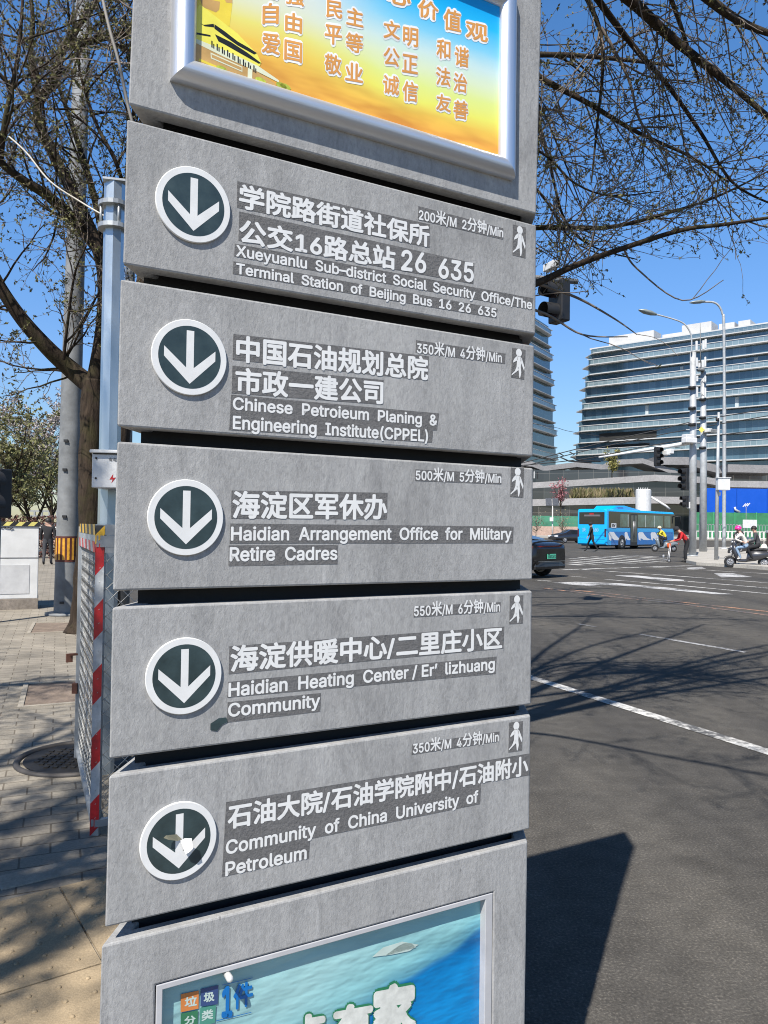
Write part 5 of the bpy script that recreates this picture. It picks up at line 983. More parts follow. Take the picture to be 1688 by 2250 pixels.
# solar panel light behind the sedan
s0 = gnd(1214, 1171, VZ); s0 = Vector((at(1214, 1171, 100).x, at(1214, 1171, 100).y, 0)); t = thing('solar_light', 'slim pole carrying two tilted solar panels above the dark sedan', 'solar light', s0)
mb = MB(); zt = at(1214, 1112, 100).z; mb.tube([(0, 0, 0), (0, 0, zt)], .07, 8); mb.build('pole', WR, t)
for x_ in (1206, 1221):
    c = at(x_, 1103, 100) - s0; mb = MB(); mb.box(c, (13 * 100 / FPX, .08, 18 * 100 / FPX), 0, mat=Matrix.Rotation(R(-20), 3, 'X')); mb.build('solar_panel', M('solar_cells', (.07, .075, .085), .3, 0, .2, 6), t, bevel=.02)
c = at(1212, 1141, 99.8) - s0; mb = MB(); mb.box(c, (.45, .2, .5)); mb.build('control_box', CABW, t)
s1 = Vector((at(1640, 1120, 130).x, at(1640, 1120, 130).y, VZ)); t = thing('solar_light', 'solar lamp pole with white panels in front of the blue hoarding', 'solar light', s1)
mb = MB(); mb.tube([(0, 0, 0), (0, 0, at(1640, 1114, 130).z - VZ)], .06, 8); mb.build('pole', GALVD, t); mb = MB()
for j in range(3): c = at(1636 + j * 4.5, 1110 - j * .6, 130) - s1; mb.box(c, (.14, .08, .72), 0, mat=Matrix.Rotation(R(42), 3, 'Y'))
mb.build('solar_panel', CABW, t)
mb = MB(); t2 = at(1615, 1114, 149.5); mb.tube([t2 - t2, at(1616, 1120, 149.5) - t2, at(1626, 1125, 149.5) - t2], .22, 5); o = mb.build('loose_white_strip', CABW); o.location = t2; tag(o, 'bent white strip hanging on the blue hoarding', 'strip')
wb = at(1648, 1165, 118); t = thing('white_banner', 'plain white banner board tied to the railing behind the scooter riders', 'banner', (wb.x, wb.y, .1)); kb = 118 / FPX
mb = MB(); mb.box((0, 0, at(1648, 1151, 118).z - .1), (31 * kb, .06, 18 * kb)); mb.build('board', CABW, t); mb = MB(); [mb.box((sx * 14 * kb, .06, at(1648, 1151, 118).z / 2), (.08, .06, at(1648, 1151, 118).z)) for sx in (-1, 1)]; mb.build('legs', GALVD, t)
# planting
def cloud_tree(name, label, base, h, r, n, mats, seed, trunk_r=.1, size=.3, zlo=.35, group=None, cat='tree', barkm=None, dens=None, twigs=18):
    rg = random.Random(seed); t = thing(name, label, cat, base, 0, group); tk = MB(); tk.tube(spline([(0, 0, -.05), (rg.uniform(-.1, .1) * r, 0, h * .3), (rg.uniform(-.15, .15) * r, 0, h * .75)], 4), [trunk_r * (1 - .085 * i) for i in range(9)], 8); 
    tips = []
    for i in range(twigs):
        a = rg.uniform(0, 6.283); z = h * rg.uniform(zlo * .8, .72); e = Vector((math.cos(a) * r * rg.uniform(.45, .95), math.sin(a) * r * rg.uniform(.45, .95), z + h * rg.uniform(.08, .3))); m_ = Vector((0, 0, z * .85)).lerp(e, .5) + Vector((0, 0, -.03 * h)); tk.tube(spline([(0, 0, z * .8), m_, e], 3), [trunk_r * .38, trunk_r * .33, trunk_r * .3, trunk_r * .24, trunk_r * .2, trunk_r * .15, trunk_r * .1], 5); tips.append(e); tips.append(m_)
    tk.build('trunk', barkm or BARK, t); lf = MB()
    for i in range(n):
        c = rg.choice(tips); rr = r * .36; p = c + Vector((rg.gauss(0, 1), rg.gauss(0, 1), rg.gauss(0, .8))) * rr * .62
        if p.z < h * zlo * .8: continue
        d = Vector((rg.uniform(-1, 1), rg.uniform(-1, 1), rg.uniform(-.4, 1))); leaf(lf, p, d, size * rg.uniform(.6, 1.4), rg, rg.randrange(len(mats)))
    lf.build('crown', mats, t); return t
WIL = [leafm('willow_green', (.13, .135, .05), (.21, .205, .09)), leafm('willow_green_dark', (.10, .09, .05), (.15, .135, .07))]; BLO = [leafm('pale_blossom', (.32, .28, .26), (.45, .40, .38)), leafm('blossom_shade', (.14, .12, .10), (.25, .21, .19))]; PNK = [leafm('pink_blossom', (.36, .12, .15), (.45, .20, .22)), leafm('pink_twig', (.16, .07, .07), (.25, .12, .12))]; YG = [leafm('yellow_green', (.22, .20, .05), (.30, .27, .09)), leafm('olive', (.10, .10, .03), (.16, .15, .05))]; RED_ = [leafm('red_brown_hedge', (.085, .032, .024), (.13, .055, .04)), leafm('red_brown_dark', (.04, .018, .014), (.07, .03, .024))]; DRY = [leafm('dry_reed', (.20, .165, .09), (.30, .25, .15)), leafm('reed_green', (.10, .10, .04), (.16, .15, .07))]
def onp(x, d, z=0.0): p = at(x, 1160, d); return Vector((p.x, p.y, z))
def bg_tree(name, label, base, h, spread, mats, seed, bud, bf, n0=5, dens=1.0):
    rg = random.Random(seed); t = thing(name, label, 'tree', base); tk = MB(); tp = Vector((rg.uniform(-.1, .1), 0, h * .24)); tk.tube([(0, 0, -.05), tp * .5, tp], [.15, .12, .11], 9); tk.build('trunk', BARK, t); tw, lf = MB(), MB()
    prm = [dict(n=2.6 * dens, len=h * .30, ang=(20, 60), wander=.14, steps=5, r=.032, up=.04), dict(n=3.6 * dens, len=h * .15, ang=(20, 65), wander=.2, steps=4, r=.015, bud=bud, bf=bf), dict(n=4.5 * dens, len=h * .075, ang=(25, 70), wander=.2, steps=3, r=.009, bud=bud, bf=bf)]
    for k in range(n0):
        a = k * 6.283 / n0 + rg.uniform(-.4, .4); d = Vector((math.cos(a) * spread, math.sin(a) * spread, 1.0)); grow(tw, lf, curve(tp * rg.uniform(.8, 1), d, h * rg.uniform(.6, .8), 7, rg, .1, 0, .06), .075, .014, 0, rg, prm)
    tw.build('branches', [BARK, TWIG], t); lf.build('crown', mats, t); return t
for i_, (x_, d_) in enumerate(((420, 140), (520, 165), (600, 150), (690, 170), (780, 155), (860, 175))): bg_tree('street_tree', ('first', 'second', 'third', 'fourth', 'fifth', 'sixth')[i_] + ' from the left of the distant budding trees across the junction, behind the sign', onp(x_, d_, 0), 11 + i_ % 3 * 1.6, .7, WIL, 40 + i_, .5, .5, 4, .45)
bg_tree('willow_tree', 'pale green willow at the far left above the white cabinet', onp(8, 34, SW), 6.8, .75, WIL, 4, .17, .8)
bg_tree('willow_tree', 'low olive green tree between the willow and the steel pole', onp(72, 40, SW), 5.8, .8, WIL, 9, .16, .7)
bg_tree('blossom_tree', 'whitish blossoming tree directly left of the tall steel pole', onp(112, 46, SW), 8.2, .55, BLO, 6, .17, .9)
cloud_tree('blossom_tree', 'pink blossom tree in front of the podium left of the bus', onp(1232, 150, VZ), 11.0, 1.5, 620, PNK, 8, .16, .42, .76, twigs=14)
cloud_tree('young_tree', 'young yellow green tree on the podium terrace in front of the office tower', at(1345, 1049, 165), 6.2, 1.5, 900, YG, 12, .12, .45, .25, twigs=14)
for i, x_ in enumerate((1268, 1285, 1305, 1330, 1352, 1376)):
    t = thing('reed_clump', ('first', 'second', 'third', 'fourth', 'fifth', 'sixth')[i] + ' clump from the left of dry yellow reeds in front of the podium glass', 'plant', at(x_, 1099, 172), 0, 'reed clumps on the podium terrace'); rg = random.Random(i); mb = MB()
    for k in range(150): a = Vector((rg.uniform(-1.4, 1.4), rg.uniform(-.4, .4), 0)); leaf(mb, a + Vector((0, 0, rg.uniform(0, .6))), (rg.uniform(-.25, .25), 0, 3), rg.uniform(1.2, 2.6), rg, k % 2)
    mb.build('stems', DRY, t)
for x_, sd_ in ((1236, 3), (1178, 5)):
    cloud_tree('bare_bush', 'bare fan shaped bush ' + ('beside the solar light' if x_ > 1200 else 'at the right edge of the sign'), onp(x_, 118, VZ), 4.2, 1.5, 160, DRY, sd_, .07, .2, .2, cat='bush', barkm=TWIGL, twigs=40)
t = tag(None, None) if False else None
hd_ = thing('red_hedge', 'dark reddish brown hedge under the trees at the far left', 'hedge', onp(60, 30, SW)); rg = random.Random(2); mb = MB()
for k in range(5200): leaf(mb, (rg.uniform(-3.5, 3.2), rg.uniform(-.5, .5), rg.uniform(0, 1.62) ** 1), (rg.uniform(-1, 1), rg.uniform(-1, 1), rg.uniform(-.3, 1)), .14, rg, k % 2)
mb.build('leaves', RED_, hd_)
railing('white_fence', 'low white fence behind the walking man on the left', 84, 260, 1156, 1172, 33, WR, .16, .05)
railing('grey_guardrail', 'ribbed pale guard rail beside the walking man', 60, 130, 1122, 1135, 52, GR, .5, .1)
# ------------------------------------------------------------------ vehicles
TYRE = M('tyre_rubber', (.016, .016, .017), .8, 0, .2, 20); RIMM = M('wheel_metal', (.45, .45, .46), .4, .7, .2, 10); VGL = M('vehicle_glass', (.012, .015, .018), .06, 0, .2, 2, spec=.9)
def wheel(parent, c, r, wd, rimr=.6, axis=Vector((1, 0, 0))):
    c = Vector(c); mb = MB(); prof = [(-.5, .8), (-.5, .93), (-.36, 1), (.36, 1), (.5, .93), (.5, .8)]; n = 26
    M3 = axis.to_track_quat('X', 'Z').to_matrix()
    ring = lambda w_, q: [c + M3 @ Vector((w_ * wd, math.cos(a * 6.2832 / n) * r * q, math.sin(a * 6.2832 / n) * r * q)) for a in range(n)]
    mb.loft([ring(*p) for p in prof], 0); o = mb.build('tyre', TYRE, parent, fix=True)
    mb = MB()
    for sgn in (-1, 1):
        mb.add(ring(.505 * sgn, rimr), [tuple(range(n))]); mb.loft([ring(.505 * sgn, rimr), ring(.53 * sgn, rimr * .9), ring(.44 * sgn, rimr * .5)], 0, cap=True)
        for q in range(5): a = q * 1.2566; mb.tube([c + M3 @ Vector((.53 * sgn * wd, 0, 0)), c + M3 @ Vector((.54 * sgn * wd, math.cos(a) * r * rimr * .85, math.sin(a) * r * rimr * .85))], r * .06, 5)
    mb.build('rim', RIMM, o); return o
# --- blue city bus
BH = 45; bf = hv(BH); brt = hv(BH + 90); wpos = gnd(1366, 1207)
root = wpos - brt * 1.22 - bf * 2.35
bus = thing('city_bus', 'bright blue single deck city bus with white swirls turning away at the junction', 'bus', root, R(-BH))
BLU = M('bus_blue_paint', (.0, .38, .78), .28, 0, .05, .6, coat=.5); BLU2 = M('bus_deep_blue_paint', (.01, .17, .50), .3, 0, .05, .6, coat=.5); BWH = M('bus_white_paint', (.78, .79, .80), .3, 0, .05, 1)
LEN, WID, ZB, ZT = 11.6, 2.5, .34, 3.06
def bsec(y, zb, zt, w_, rc=.16):
    h = w_ / 2; return [(-h, y, zb), (h, y, zb), (h, y, zt - rc), (h - rc * .35, y, zt - rc * .25), (h - rc, y, zt), (-h + rc, y, zt), (-h + rc * .35, y, zt - rc * .25), (-h, y, zt - rc)]
mb = MB(); mb.loft([bsec(.0, ZB + .1, ZT - .06, WID - .16), bsec(.09, ZB, ZT, WID), bsec(LEN - .2, ZB, ZT, WID), bsec(LEN, ZB + .1, ZT - .1, WID - .2)], 0, smooth=False); mb.build('body', BLU, bus, fix=True)
mb = MB(); mb.box((WID / 2 + .002, LEN / 2 + .15, .86), (.012, LEN - 1.0, 1.0)); mb.build('lower_side_panel', BLU2, bus)
mb = MB(); mb.box((WID / 2 + .003, LEN / 2 + .12, 2.27), (.016, LEN - .36, 1.22)); glz = mb.build('side_window_band', VGL, bus, bevel=.006)
for a, b in ((2.05, 3.25), (4.9, 6.1), (6.3, 7.7), (7.9, 9.3), (9.6, 10.7)): mb = MB(); mb.box((WID / 2 + .010, (a + b) / 2, 2.22), (.012, b - a, .96)); mb.build('side_window', M('clear_side_glass', (.09, .15, .13), .08, 0, .6, .8, spec=.9), glz)
mb = MB()
for y_ in (3.3, 6.2, 7.8): mb.box((WID / 2 + .018, y_, 2.22), (.012, .07, .96))
mb.build('window_pillars', M('pale_pillar', (.45, .52, .50), .5), glz)
mb = MB(); mb.box((WID / 2 + .006, 4.25, 1.52), (.02, 1.16, 2.5)); dr = mb.build('door', M('door_frame_black', (.02, .02, .022), .4), bus, bevel=.01); mb = MB()
for y_ in (3.96, 4.54): mb.box((WID / 2 + .017, y_, 1.6), (.01, .40, 2.1))
mb.build('door_glass', M('door_glass', (.06, .075, .075), .08, 0, .4, 1, spec=.9), dr); mb = MB(); mb.tube([(WID / 2 + .03, 4.12, .9), (WID / 2 + .03, 4.12, 2.2)], .02, 5); mb.tube([(WID / 2 + .03, 4.38, .9), (WID / 2 + .03, 4.38, 2.2)], .02, 5); mb.build('door_rails', RIMM, dr)
mb = MB()
for ox in (.25, 2.75, 4.95, 7.1):
    s_ = lambda y, z: (WID / 2 + .0105, ox + y, z); k = 1.5 if ox != 2.75 else .72
    mb.add([s_(y * k, 1.35 - (1.35 - z) * 1.0) for y, z in ((0, 1.22), (.12, 1.34), (.55, 1.33), (.75, 1.1), (1.05, .86), (1.5, .74), (1.1, .70), (.62, .72), (.3, .86), (.28, .66), (.08, .74))], [(0, 1, 8, 10), (1, 2, 3, 8), (3, 4, 7, 8), (4, 5, 6, 7), (8, 9, 10)])
mb.build('white_swirls', BWH, bus)
mb = MB(); mb.box((0, -.006, 2.36), (WID - .36, .03, .92)); rw_ = mb.build('rear_window', VGL, bus, bevel=.012); mb = MB(); mb.box((.0, -.026, 2.68), (.36, .012, .07)); mb.build('brake_lamp', M('red_lamp', (.55, .01, .01), .3), rw_)
mb = MB(); mb.box((.05, -.025, 2.56), (1.35, .01, .13)); mb.build('route_display', M('dim_display', (.13, .12, .13), .4), rw_)
for sx in (-1, 1):
    mb = MB(); mb.box((sx * (WID / 2 - .11), .005, 1.25), (.14, .06, .62)); mb.build('tail_light', M('tail_light_dark', (.07, .02, .035), .2), bus, bevel=.02)
mb = MB(); mb.box((0, -.0, .78), (WID - .3, .03, .02)); mb.box((0, -.0, 1.08), (WID - .3, .03, .015)); mb.build('panel_gaps', BLU2, bus)
mb = MB(); mb.loft([bsec(1.6, ZT - .02, ZT + .05, 1.5, .04), bsec(2.1, ZT - .02, ZT + .30, 1.7, .08), bsec(3.6, ZT - .02, ZT + .34, 1.7, .08), bsec(6.2, ZT - .02, ZT + .06, 1.6, .04)], 0, smooth=False); mb.build('roof_pod', BLU, bus, fix=True)
mb = MB(); mb.box((.864, 2.8, ZT + .18), (.012, .9, .1)); mb.build('pod_vent', BLU2, bus)
mb = MB(); mb.box((WID / 2 + .02, 1.05, 1.82), (.008, .74, .34)); stk = mb.build('white_sticker', BWH, bus); mb = MB()
lettering(mb, 'EV', (0, 0), (1, 0), (0, 1), n=0, latin=True, bold=.05, proj=lambda x, y: (.80 + .48 * x, 1.73 + .19 * y)); mb.v = [(WID / 2 + .026, x, z) for x, y, z in mb.v]; mb.build('sticker_text', BLACK, stk)
mb = MB(); lettering(mb, '160', (0, 0), (1, 0), (0, 1), n=0, latin=True, bold=.03, proj=lambda x, y: (.05 + .52 * x, 1.34 + .26 * y)); lettering(mb, '快', (0, 0), (1, 0), (0, 1), n=0, bold=.03, proj=lambda x, y: (-.80 + .3 * x, 1.33 + .28 * y)); mb.v = [(x, -.012, z) for x, y, z in mb.v]; mb.build('route_number', M('pale_blue_print', (.45, .72, .85), .4), bus)
for y_ in (2.35, 8.9):
    for sx in (-1, 1):
        mb = MB(); mb.tube([(sx * (WID / 2 - .3), y_, .5), (sx * (WID / 2 + .012), y_, .5)], .6, 24); mb.build('wheel_arch', BLACK, bus); wheel(bus, (sx * (WID / 2 - .12), y_, .48), .48, .28)
mb = MB(); mb.box((0, LEN / 2, .34), (WID - .3, LEN - .8, .2)); mb.build('chassis', BLACK, bus)
mb = MB(); mb.box((0, LEN - .02, 2.0), (WID - .34, .12, 1.5)); mb.build('windscreen', VGL, bus, bevel=.03); mb = MB(); mb.tube([(WID / 2, LEN - .1, 2.7), (WID / 2 + .35, LEN + .3, 2.7), (WID / 2 + .38, LEN + .3, 2.1)], .05, 6); mb.build('mirror', BLACK, bus)
# --- cars: side sections lofted front to back
def car(name, label, root, heading, secs, paint, length, wb, wr=.33, group=None):
    """secs: (y, z_low, z_belt, z_top, half width, half width top)"""
    t = thing(name, label, 'car', root, R(-heading)); rg = []; gl = []
    for y, zl, zb, zt, hw, ht in secs:
        r_ = [(-hw * .96, y, zl), (hw * .96, y, zl), (hw, y, zl + (zb - zl) * .45), (hw * .97, y, zb), (ht, y, zb + (zt - zb) * .86), (ht * .8, y, zt), (-ht * .8, y, zt), (-ht, y, zb + (zt - zb) * .86), (-hw * .97, y, zb), (-hw, y, zl + (zb - zl) * .45)]
        rg.append(r_)
    mb = MB(); mb.loft(rg, 0); mb.build('body', paint, t, fix=True)
    cab = [s for s in secs if s[3] - s[2] > .12]
    mb = MB(); o = .006
    for sx in (-1, 1):
        mb.loft([[(sx * (hw * .97 + o), y, zb + .03), (sx * (ht + o + (hw * .97 - ht) * .22), y, zb + (zt - zb) * .72)] for y, zl, zb, zt, hw, ht in cab], 0, cap=False, closed=False)
    mb.build('side_glass', VGL, t)
    for y_ in wb:
        for sx in (-1, 1): wheel(t, (sx * (max(s[4] for s in secs) - .11), y_, wr), wr, .22, .66)
    return t
CARB = M('black_car_paint', (.008, .008, .009), .2, 0, .1, 1, coat=.25, spec=.4); CARN = M('dark_car_paint', (.018, .018, .022), .15, 0, .1, 1, coat=1.0)
g = gnd(1176, 1268); rootc = g + hv(-45) * -.55
ev = car('electric_car', 'black fastback car with a green number plate at the right edge of the sign', rootc, -45,
 [(-.02, .42, .86, .90, .80, .74), (.05, .30, .98, 1.02, .90, .80), (.30, .24, 1.02, 1.09, .95, .78), (.62, .22, 1.0, 1.16, .96, .72), (1.2, .22, .97, 1.32, .97, .68), (1.9, .22, .95, 1.43, .97, .66), (2.7, .22, .93, 1.44, .97, .66), (3.3, .22, .92, 1.26, .96, .68), (3.9, .24, .88, .96, .95, .80), (4.6, .28, .72, .78, .88, .70), (4.85, .36, .6, .64, .76, .6)], CARB, 4.85, (.86, 3.78))
mb = MB(); mb.add([(-.60, .60, 1.185), (.60, .60, 1.185), (.52, 1.72, 1.432), (-.52, 1.72, 1.432)], [(0, 1, 2, 3)]); mb.build('rear_window', M('rear_glass_blue', (.02, .028, .045), .12, 0, .2, 1, spec=.6), ev)
mb = MB(); mb.tube(spline([(-.88, .10, 1.05), (-.5, -.02, 1.115), (.5, -.02, 1.115), (.88, .10, 1.05)], 4), .028, 6); mb.build('spoiler', CARB, ev)
mb = MB(); mb.loft([[(x, y - .014, z - .02), (x, y - .014, z + .02), (x, y + .02, z + .02), (x, y + .02, z - .02)] for x, y, z in ((-.88, .07, .95), (-.5, .012, .97), (.5, .012, .97), (.88, .07, .95))], 0, smooth=False); mb.build('light_bar', M('dark_red_light_bar', (.16, .006, .008), .15), ev)
mb = MB(); mb.box((0, -.045, .66), (.46, .014, .15)); pl_ = mb.build('number_plate', M('green_plate', (.10, .52, .33), .4, 0, .15, 3), ev, bevel=.004)
mb = MB(); lettering(mb, '京AD12671', (0, 0), (1, 0), (0, 1), n=0, latin=True, bold=.02, proj=lambda x, y: (-.205 + .41 * x, .612 + .095 * y)); mb.v = [(x, -.0535, z) for x, y, z in mb.v]; mb.build('plate_characters', BLACK, pl_)
mb = MB()
for k in range(7): mb.box((-.33 + k * .11, -.006 + abs(k - 3) * .002, .875), (.05 if k % 2 else .07, .012, .035))
mb.build('boot_lettering', RIMM, ev)
mb = MB(); mb.loft([[(x, y - .05, .28), (x, y - .07, .36), (x, y - .04, .50), (x, y + .08, .52), (x, y + .08, .28)] for x, y in ((-.93, .2), (-.8, .05), (-.4, .0), (.4, .0), (.8, .05), (.93, .2))], 0, smooth=False); mb.build('bumper', M('bumper_black', (.02, .02, .021), .35), ev, fix=True)
mb = MB(); mb.box((0, -.072, .515), (1.5, .012, .016)); mb.build('bumper_trim', M('dull_chrome', (.30, .30, .31), .3, .8), ev)
g = gnd(1238, 1192); sd_root = Vector((at(1222, 1190, 84).x, at(1222, 1190, 84).y, 0))
se = car('sedan', 'black sedan half hidden behind the rear of the blue bus', sd_root + hv(-112) * -4.2, -112, [(0, .36, .86, .9, .78, .7), (.12, .26, .95, 1.0, .86, .74), (.75, .22, .97, 1.08, .9, .66), (1.3, .22, .96, 1.42, .91, .6), (2.6, .22, .94, 1.47, .91, .6), (3.3, .22, .93, 1.12, .91, .66), (4.3, .26, .84, .92, .88, .72), (4.7, .36, .66, .7, .74, .6)], CARN, 4.7, (.85, 3.65), .32)
for sx in (-1, 1):
    mb = MB(); mb.box((sx * .62, 4.6, .72), (.42, .22, .2)); mb.build('headlight', CABW, se, bevel=.03)
# ------------------------------------------------------------------ people
SKIN = M('skin', (.42, .25, .18), .55, 0, .1, 20); HAIR = M('dark_hair', (.018, .014, .012), .6); CLOTH = {}
def cl(name, c): return M(name, c, .85, 0, .22, 14)
def figure(name, label, root, heading, J, mats, seg_m, hair=None, scale=1.0, helmet=None, group=None):
    """J: joints (x right, y forward, z up); one skinned body; seg_m: material index per limb; mats: list"""
    t = thing(name, label, 'person', root, R(-heading), group)
    V = {}; names = ['pelvis', 'waist', 'chest', 'neck', 'head', 'top', 'hipL', 'hipR', 'kneeL', 'kneeR', 'ankL', 'ankR', 'toeL', 'toeR', 'shL', 'shR', 'elL', 'elR', 'wrL', 'wrR', 'haL', 'haR']
    rad = dict(pelvis=.145, waist=.13, chest=.155, neck=.06, head=.098, top=.075, hip=.095, knee=.064, ank=.046, toe=.04, sh=.075, el=.05, wr=.034, ha=.036)
    E = [('pelvis', 'waist', 'torso'), ('waist', 'chest', 'torso'), ('chest', 'neck', 'neck'), ('neck', 'head', 'head'), ('head', 'top', 'head')]
    for s in 'LR': E += [('pelvis', 'hip' + s, 'leg'), ('hip' + s, 'knee' + s, 'leg'), ('knee' + s, 'ank' + s, 'leg'), ('ank' + s, 'toe' + s, 'shoe'), ('chest', 'sh' + s, 'torso'), ('sh' + s, 'el' + s, 'arm'), ('el' + s, 'wr' + s, 'arm'), ('wr' + s, 'ha' + s, 'hand')]
    P = {n: Vector(J[n]) * scale for n in names if n in J}
    up = (P['head'] - P['neck']).normalized(); P.setdefault('top', P['head'] + up * .10 * scale)
    for s in 'LR': P.setdefault('ha' + s, P['wr' + s] + (P['wr' + s] - P['el' + s]).normalized() * .09 * scale)
    idx = {n: i for i, n in enumerate(names)}
    me = bpy.data.meshes.new(name + '_body'); me.from_pydata([P[n] for n in names], [(idx[a], idx[b]) for a, b, c in E], [])
    o = bpy.data.objects.new('body', me); col.objects.link(o); md = o.modifiers.new('skin', 'SKIN'); sm = o.modifiers.new('sub', 'SUBSURF'); sm.levels = 1; sm.render_levels = 1
    for i, n in enumerate(names):
        r_ = rad.get(n, rad.get(n[:-1], .05)) * scale; me.skin_vertices[0].data[i].radius = (r_ * J.get('wide', 1.0) if n in ('pelvis', 'waist', 'chest') else r_, r_); me.skin_vertices[0].data[i].use_root = (n == 'pelvis')
    bpy.context.view_layer.update(); ev_ = bpy.data.meshes.new_from_object(o.evaluated_get(bpy.context.evaluated_depsgraph_get()))
    bpy.data.objects.remove(o); bpy.data.meshes.remove(me)
    bm = bmesh.new(); bm.from_mesh(ev_)
    for s in 'LR':                                           # fingers
        h = P['ha' + s]; d = (h - P['wr' + s]).normalized(); q = d.orthogonal().normalized(); w_ = d.cross(q)
        for k in range(5):
            off = q * (.024 - .016 * k) * scale if k < 4 else -q * .03 * scale - d * .03 * scale; ln = (.075, .085, .08, .06, .05)[k] * scale; dd = (d + w_ * .35 + (-q * .7 if k == 4 else Vector())).normalized()
            a = h + off; mf = MB(); mf.tube([a, a + dd * ln * .55, a + dd * ln * .8 + w_ * ln * .3], [.0095 * scale, .0085 * scale, .006 * scale], 5)
            vs = [bm.verts.new(v) for v in mf.v]
            for f in mf.f: bm.faces.new([vs[i] for i in f])
    fc = P['head']; fw = (Vector(J.get('face', (0, 1, 0)))).normalized(); fw = (fw - up * fw.dot(up)).normalized(); sd__ = fw.cross(up)
    mf = MB(); mf.ball(fc + fw * .095 * scale - up * .01 * scale, (.016 * scale, .02 * scale, .026 * scale), 0, 6, 5)
    for s in (-1, 1): mf.ball(fc + sd__ * s * .095 * scale - up * .01 * scale, (.018 * scale, .022 * scale, .032 * scale), 0, 6, 5)
    vs = [bm.verts.new(v) for v in mf.v]
    for f in mf.f: bm.faces.new([vs[i] for i in f])
    bm.to_mesh(ev_); bm.free()
    for m in mats: ev_.materials.append(m)
    segs = [(P[a], P[b], c) for a, b, c in E]
    for p in ev_.polygons:
        c = p.center; best = None
        for a, b, k in segs:
            ab = b - a; f = max(0, min(1, (c - a).dot(ab) / ab.length_squared)); dist = (c - a - ab * f).length
            if best is None or dist < best[0]: best = (dist, k, f)
        k = best[1]
        if k == 'neck': k = 'torso' if best[2] < .8 else 'head'
        p.material_index = seg_m[k]; p.use_smooth = True
    body = bpy.data.objects.new('body', ev_); col.objects.link(body); body.parent = t
    mb = MB()                                                # eyes and mouth
    for s in (-1, 1): mb.ball(fc + fw * .088 * scale + sd__ * s * .034 * scale + up * .018 * scale, .011 * scale, 0, 6, 4)
    mb.ball(fc + fw * .088 * scale - up * .055 * scale, (.022 * scale, .012 * scale, .006 * scale), 0, 6, 4); mb.build('face_features', HAIR, t)
    if helmet or hair:
        mb = MB(); n = 12; cc = fc + up * .03 * scale - fw * .012 * scale; R_ = (.138 if helmet else .112) * scale; rings = []
        for i in range(6):
            el = R(-18 if not hair else -35) + (R(90) - R(-18 if not hair else -35)) * i / 5
            rings.append([cc + (sd__ * math.cos(2 * math.pi * k / n) + fw * math.sin(2 * math.pi * k / n)) * R_ * max(.02, math.cos(el)) + up * (R_ * math.sin(el) + (.035 * scale if math.sin(2 * math.pi * k / n) > .4 and i < 2 else 0)) for k in range(n)])
        mb.loft(rings, 0); ob = mb.build('helmet' if helmet else 'hair', helmet or hair, t)
        if helmet: mb = MB(); mb.tube([cc + (sd__ * math.cos(a) + fw * math.sin(a)) * R_ * 1.03 + up * (.01 * scale + .03 * scale * max(0, math.sin(a))) for a in [math.pi * q / 8 for q in range(9)]], .014 * scale, 5); mb.build('brim', helmet, ob)
    return t
def stand(step=.0, arm=.1, lean=.0, elbow=.05):
    J = dict(pelvis=(0, 0, .93), waist=(0, lean * .12, 1.08), chest=(0, lean * .3, 1.27), neck=(0, lean * .42, 1.45), head=(0, lean * .5 + .02, 1.58))
    for s, sg_ in (('L', -1), ('R', 1)):
        f = step * sg_; J['hip' + s] = (.095 * sg_, 0, .88); J['knee' + s] = (.10 * sg_, f * .5 + .03, .49); J['ank' + s] = (.10 * sg_, f - (.05 if f < 0 else 0), .085 + (.05 if f < -.1 else 0)); J['toe' + s] = (.12 * sg_, f + .13, .04)
        J['sh' + s] = (.185 * sg_, lean * .36, 1.385); J['el' + s] = (.245 * sg_, lean * .3 - f * .35 + elbow * .3, 1.12); J['wr' + s] = (.24 * sg_, lean * .3 - f * .6 + arm, .90)
    return J
BLKC = cl('black_cloth', (.014, .014, .016)); DGRY = cl('charcoal_cloth', (.045, .045, .05)); WHT_ = cl('white_cloth', (.62, .58, .52)); REDC = cl('red_cloth', (.42, .012, .015)); DENIM = cl('light_denim', (.22, .31, .42)); YELC = cl('yellow_vest', (.62, .52, .03)); SHOE = cl('dark_shoe', (.02, .02, .02)); WSH = cl('white_shoe', (.6, .58, .55)); BLUC = cl('blue_work_trousers', (.10, .14, .24))
SM = dict(torso=0, arm=0, leg=1, shoe=2, hand=3, head=3)
figure('person', 'person in black walking across the junction in front of the blue bus', gnd(1300, 1212), -82, stand(.30, .02, .08), [BLKC, BLKC, SHOE, SKIN], SM, helmet=BLKC, scale=1.16)
gp = gnd(104, 1242, SW); figure('person', 'person in dark clothes walking away along the pavement at the left', gp, -14, stand(.14, .02), [BLKC, DGRY, SHOE, SKIN], SM, hair=HAIR, scale=.90)
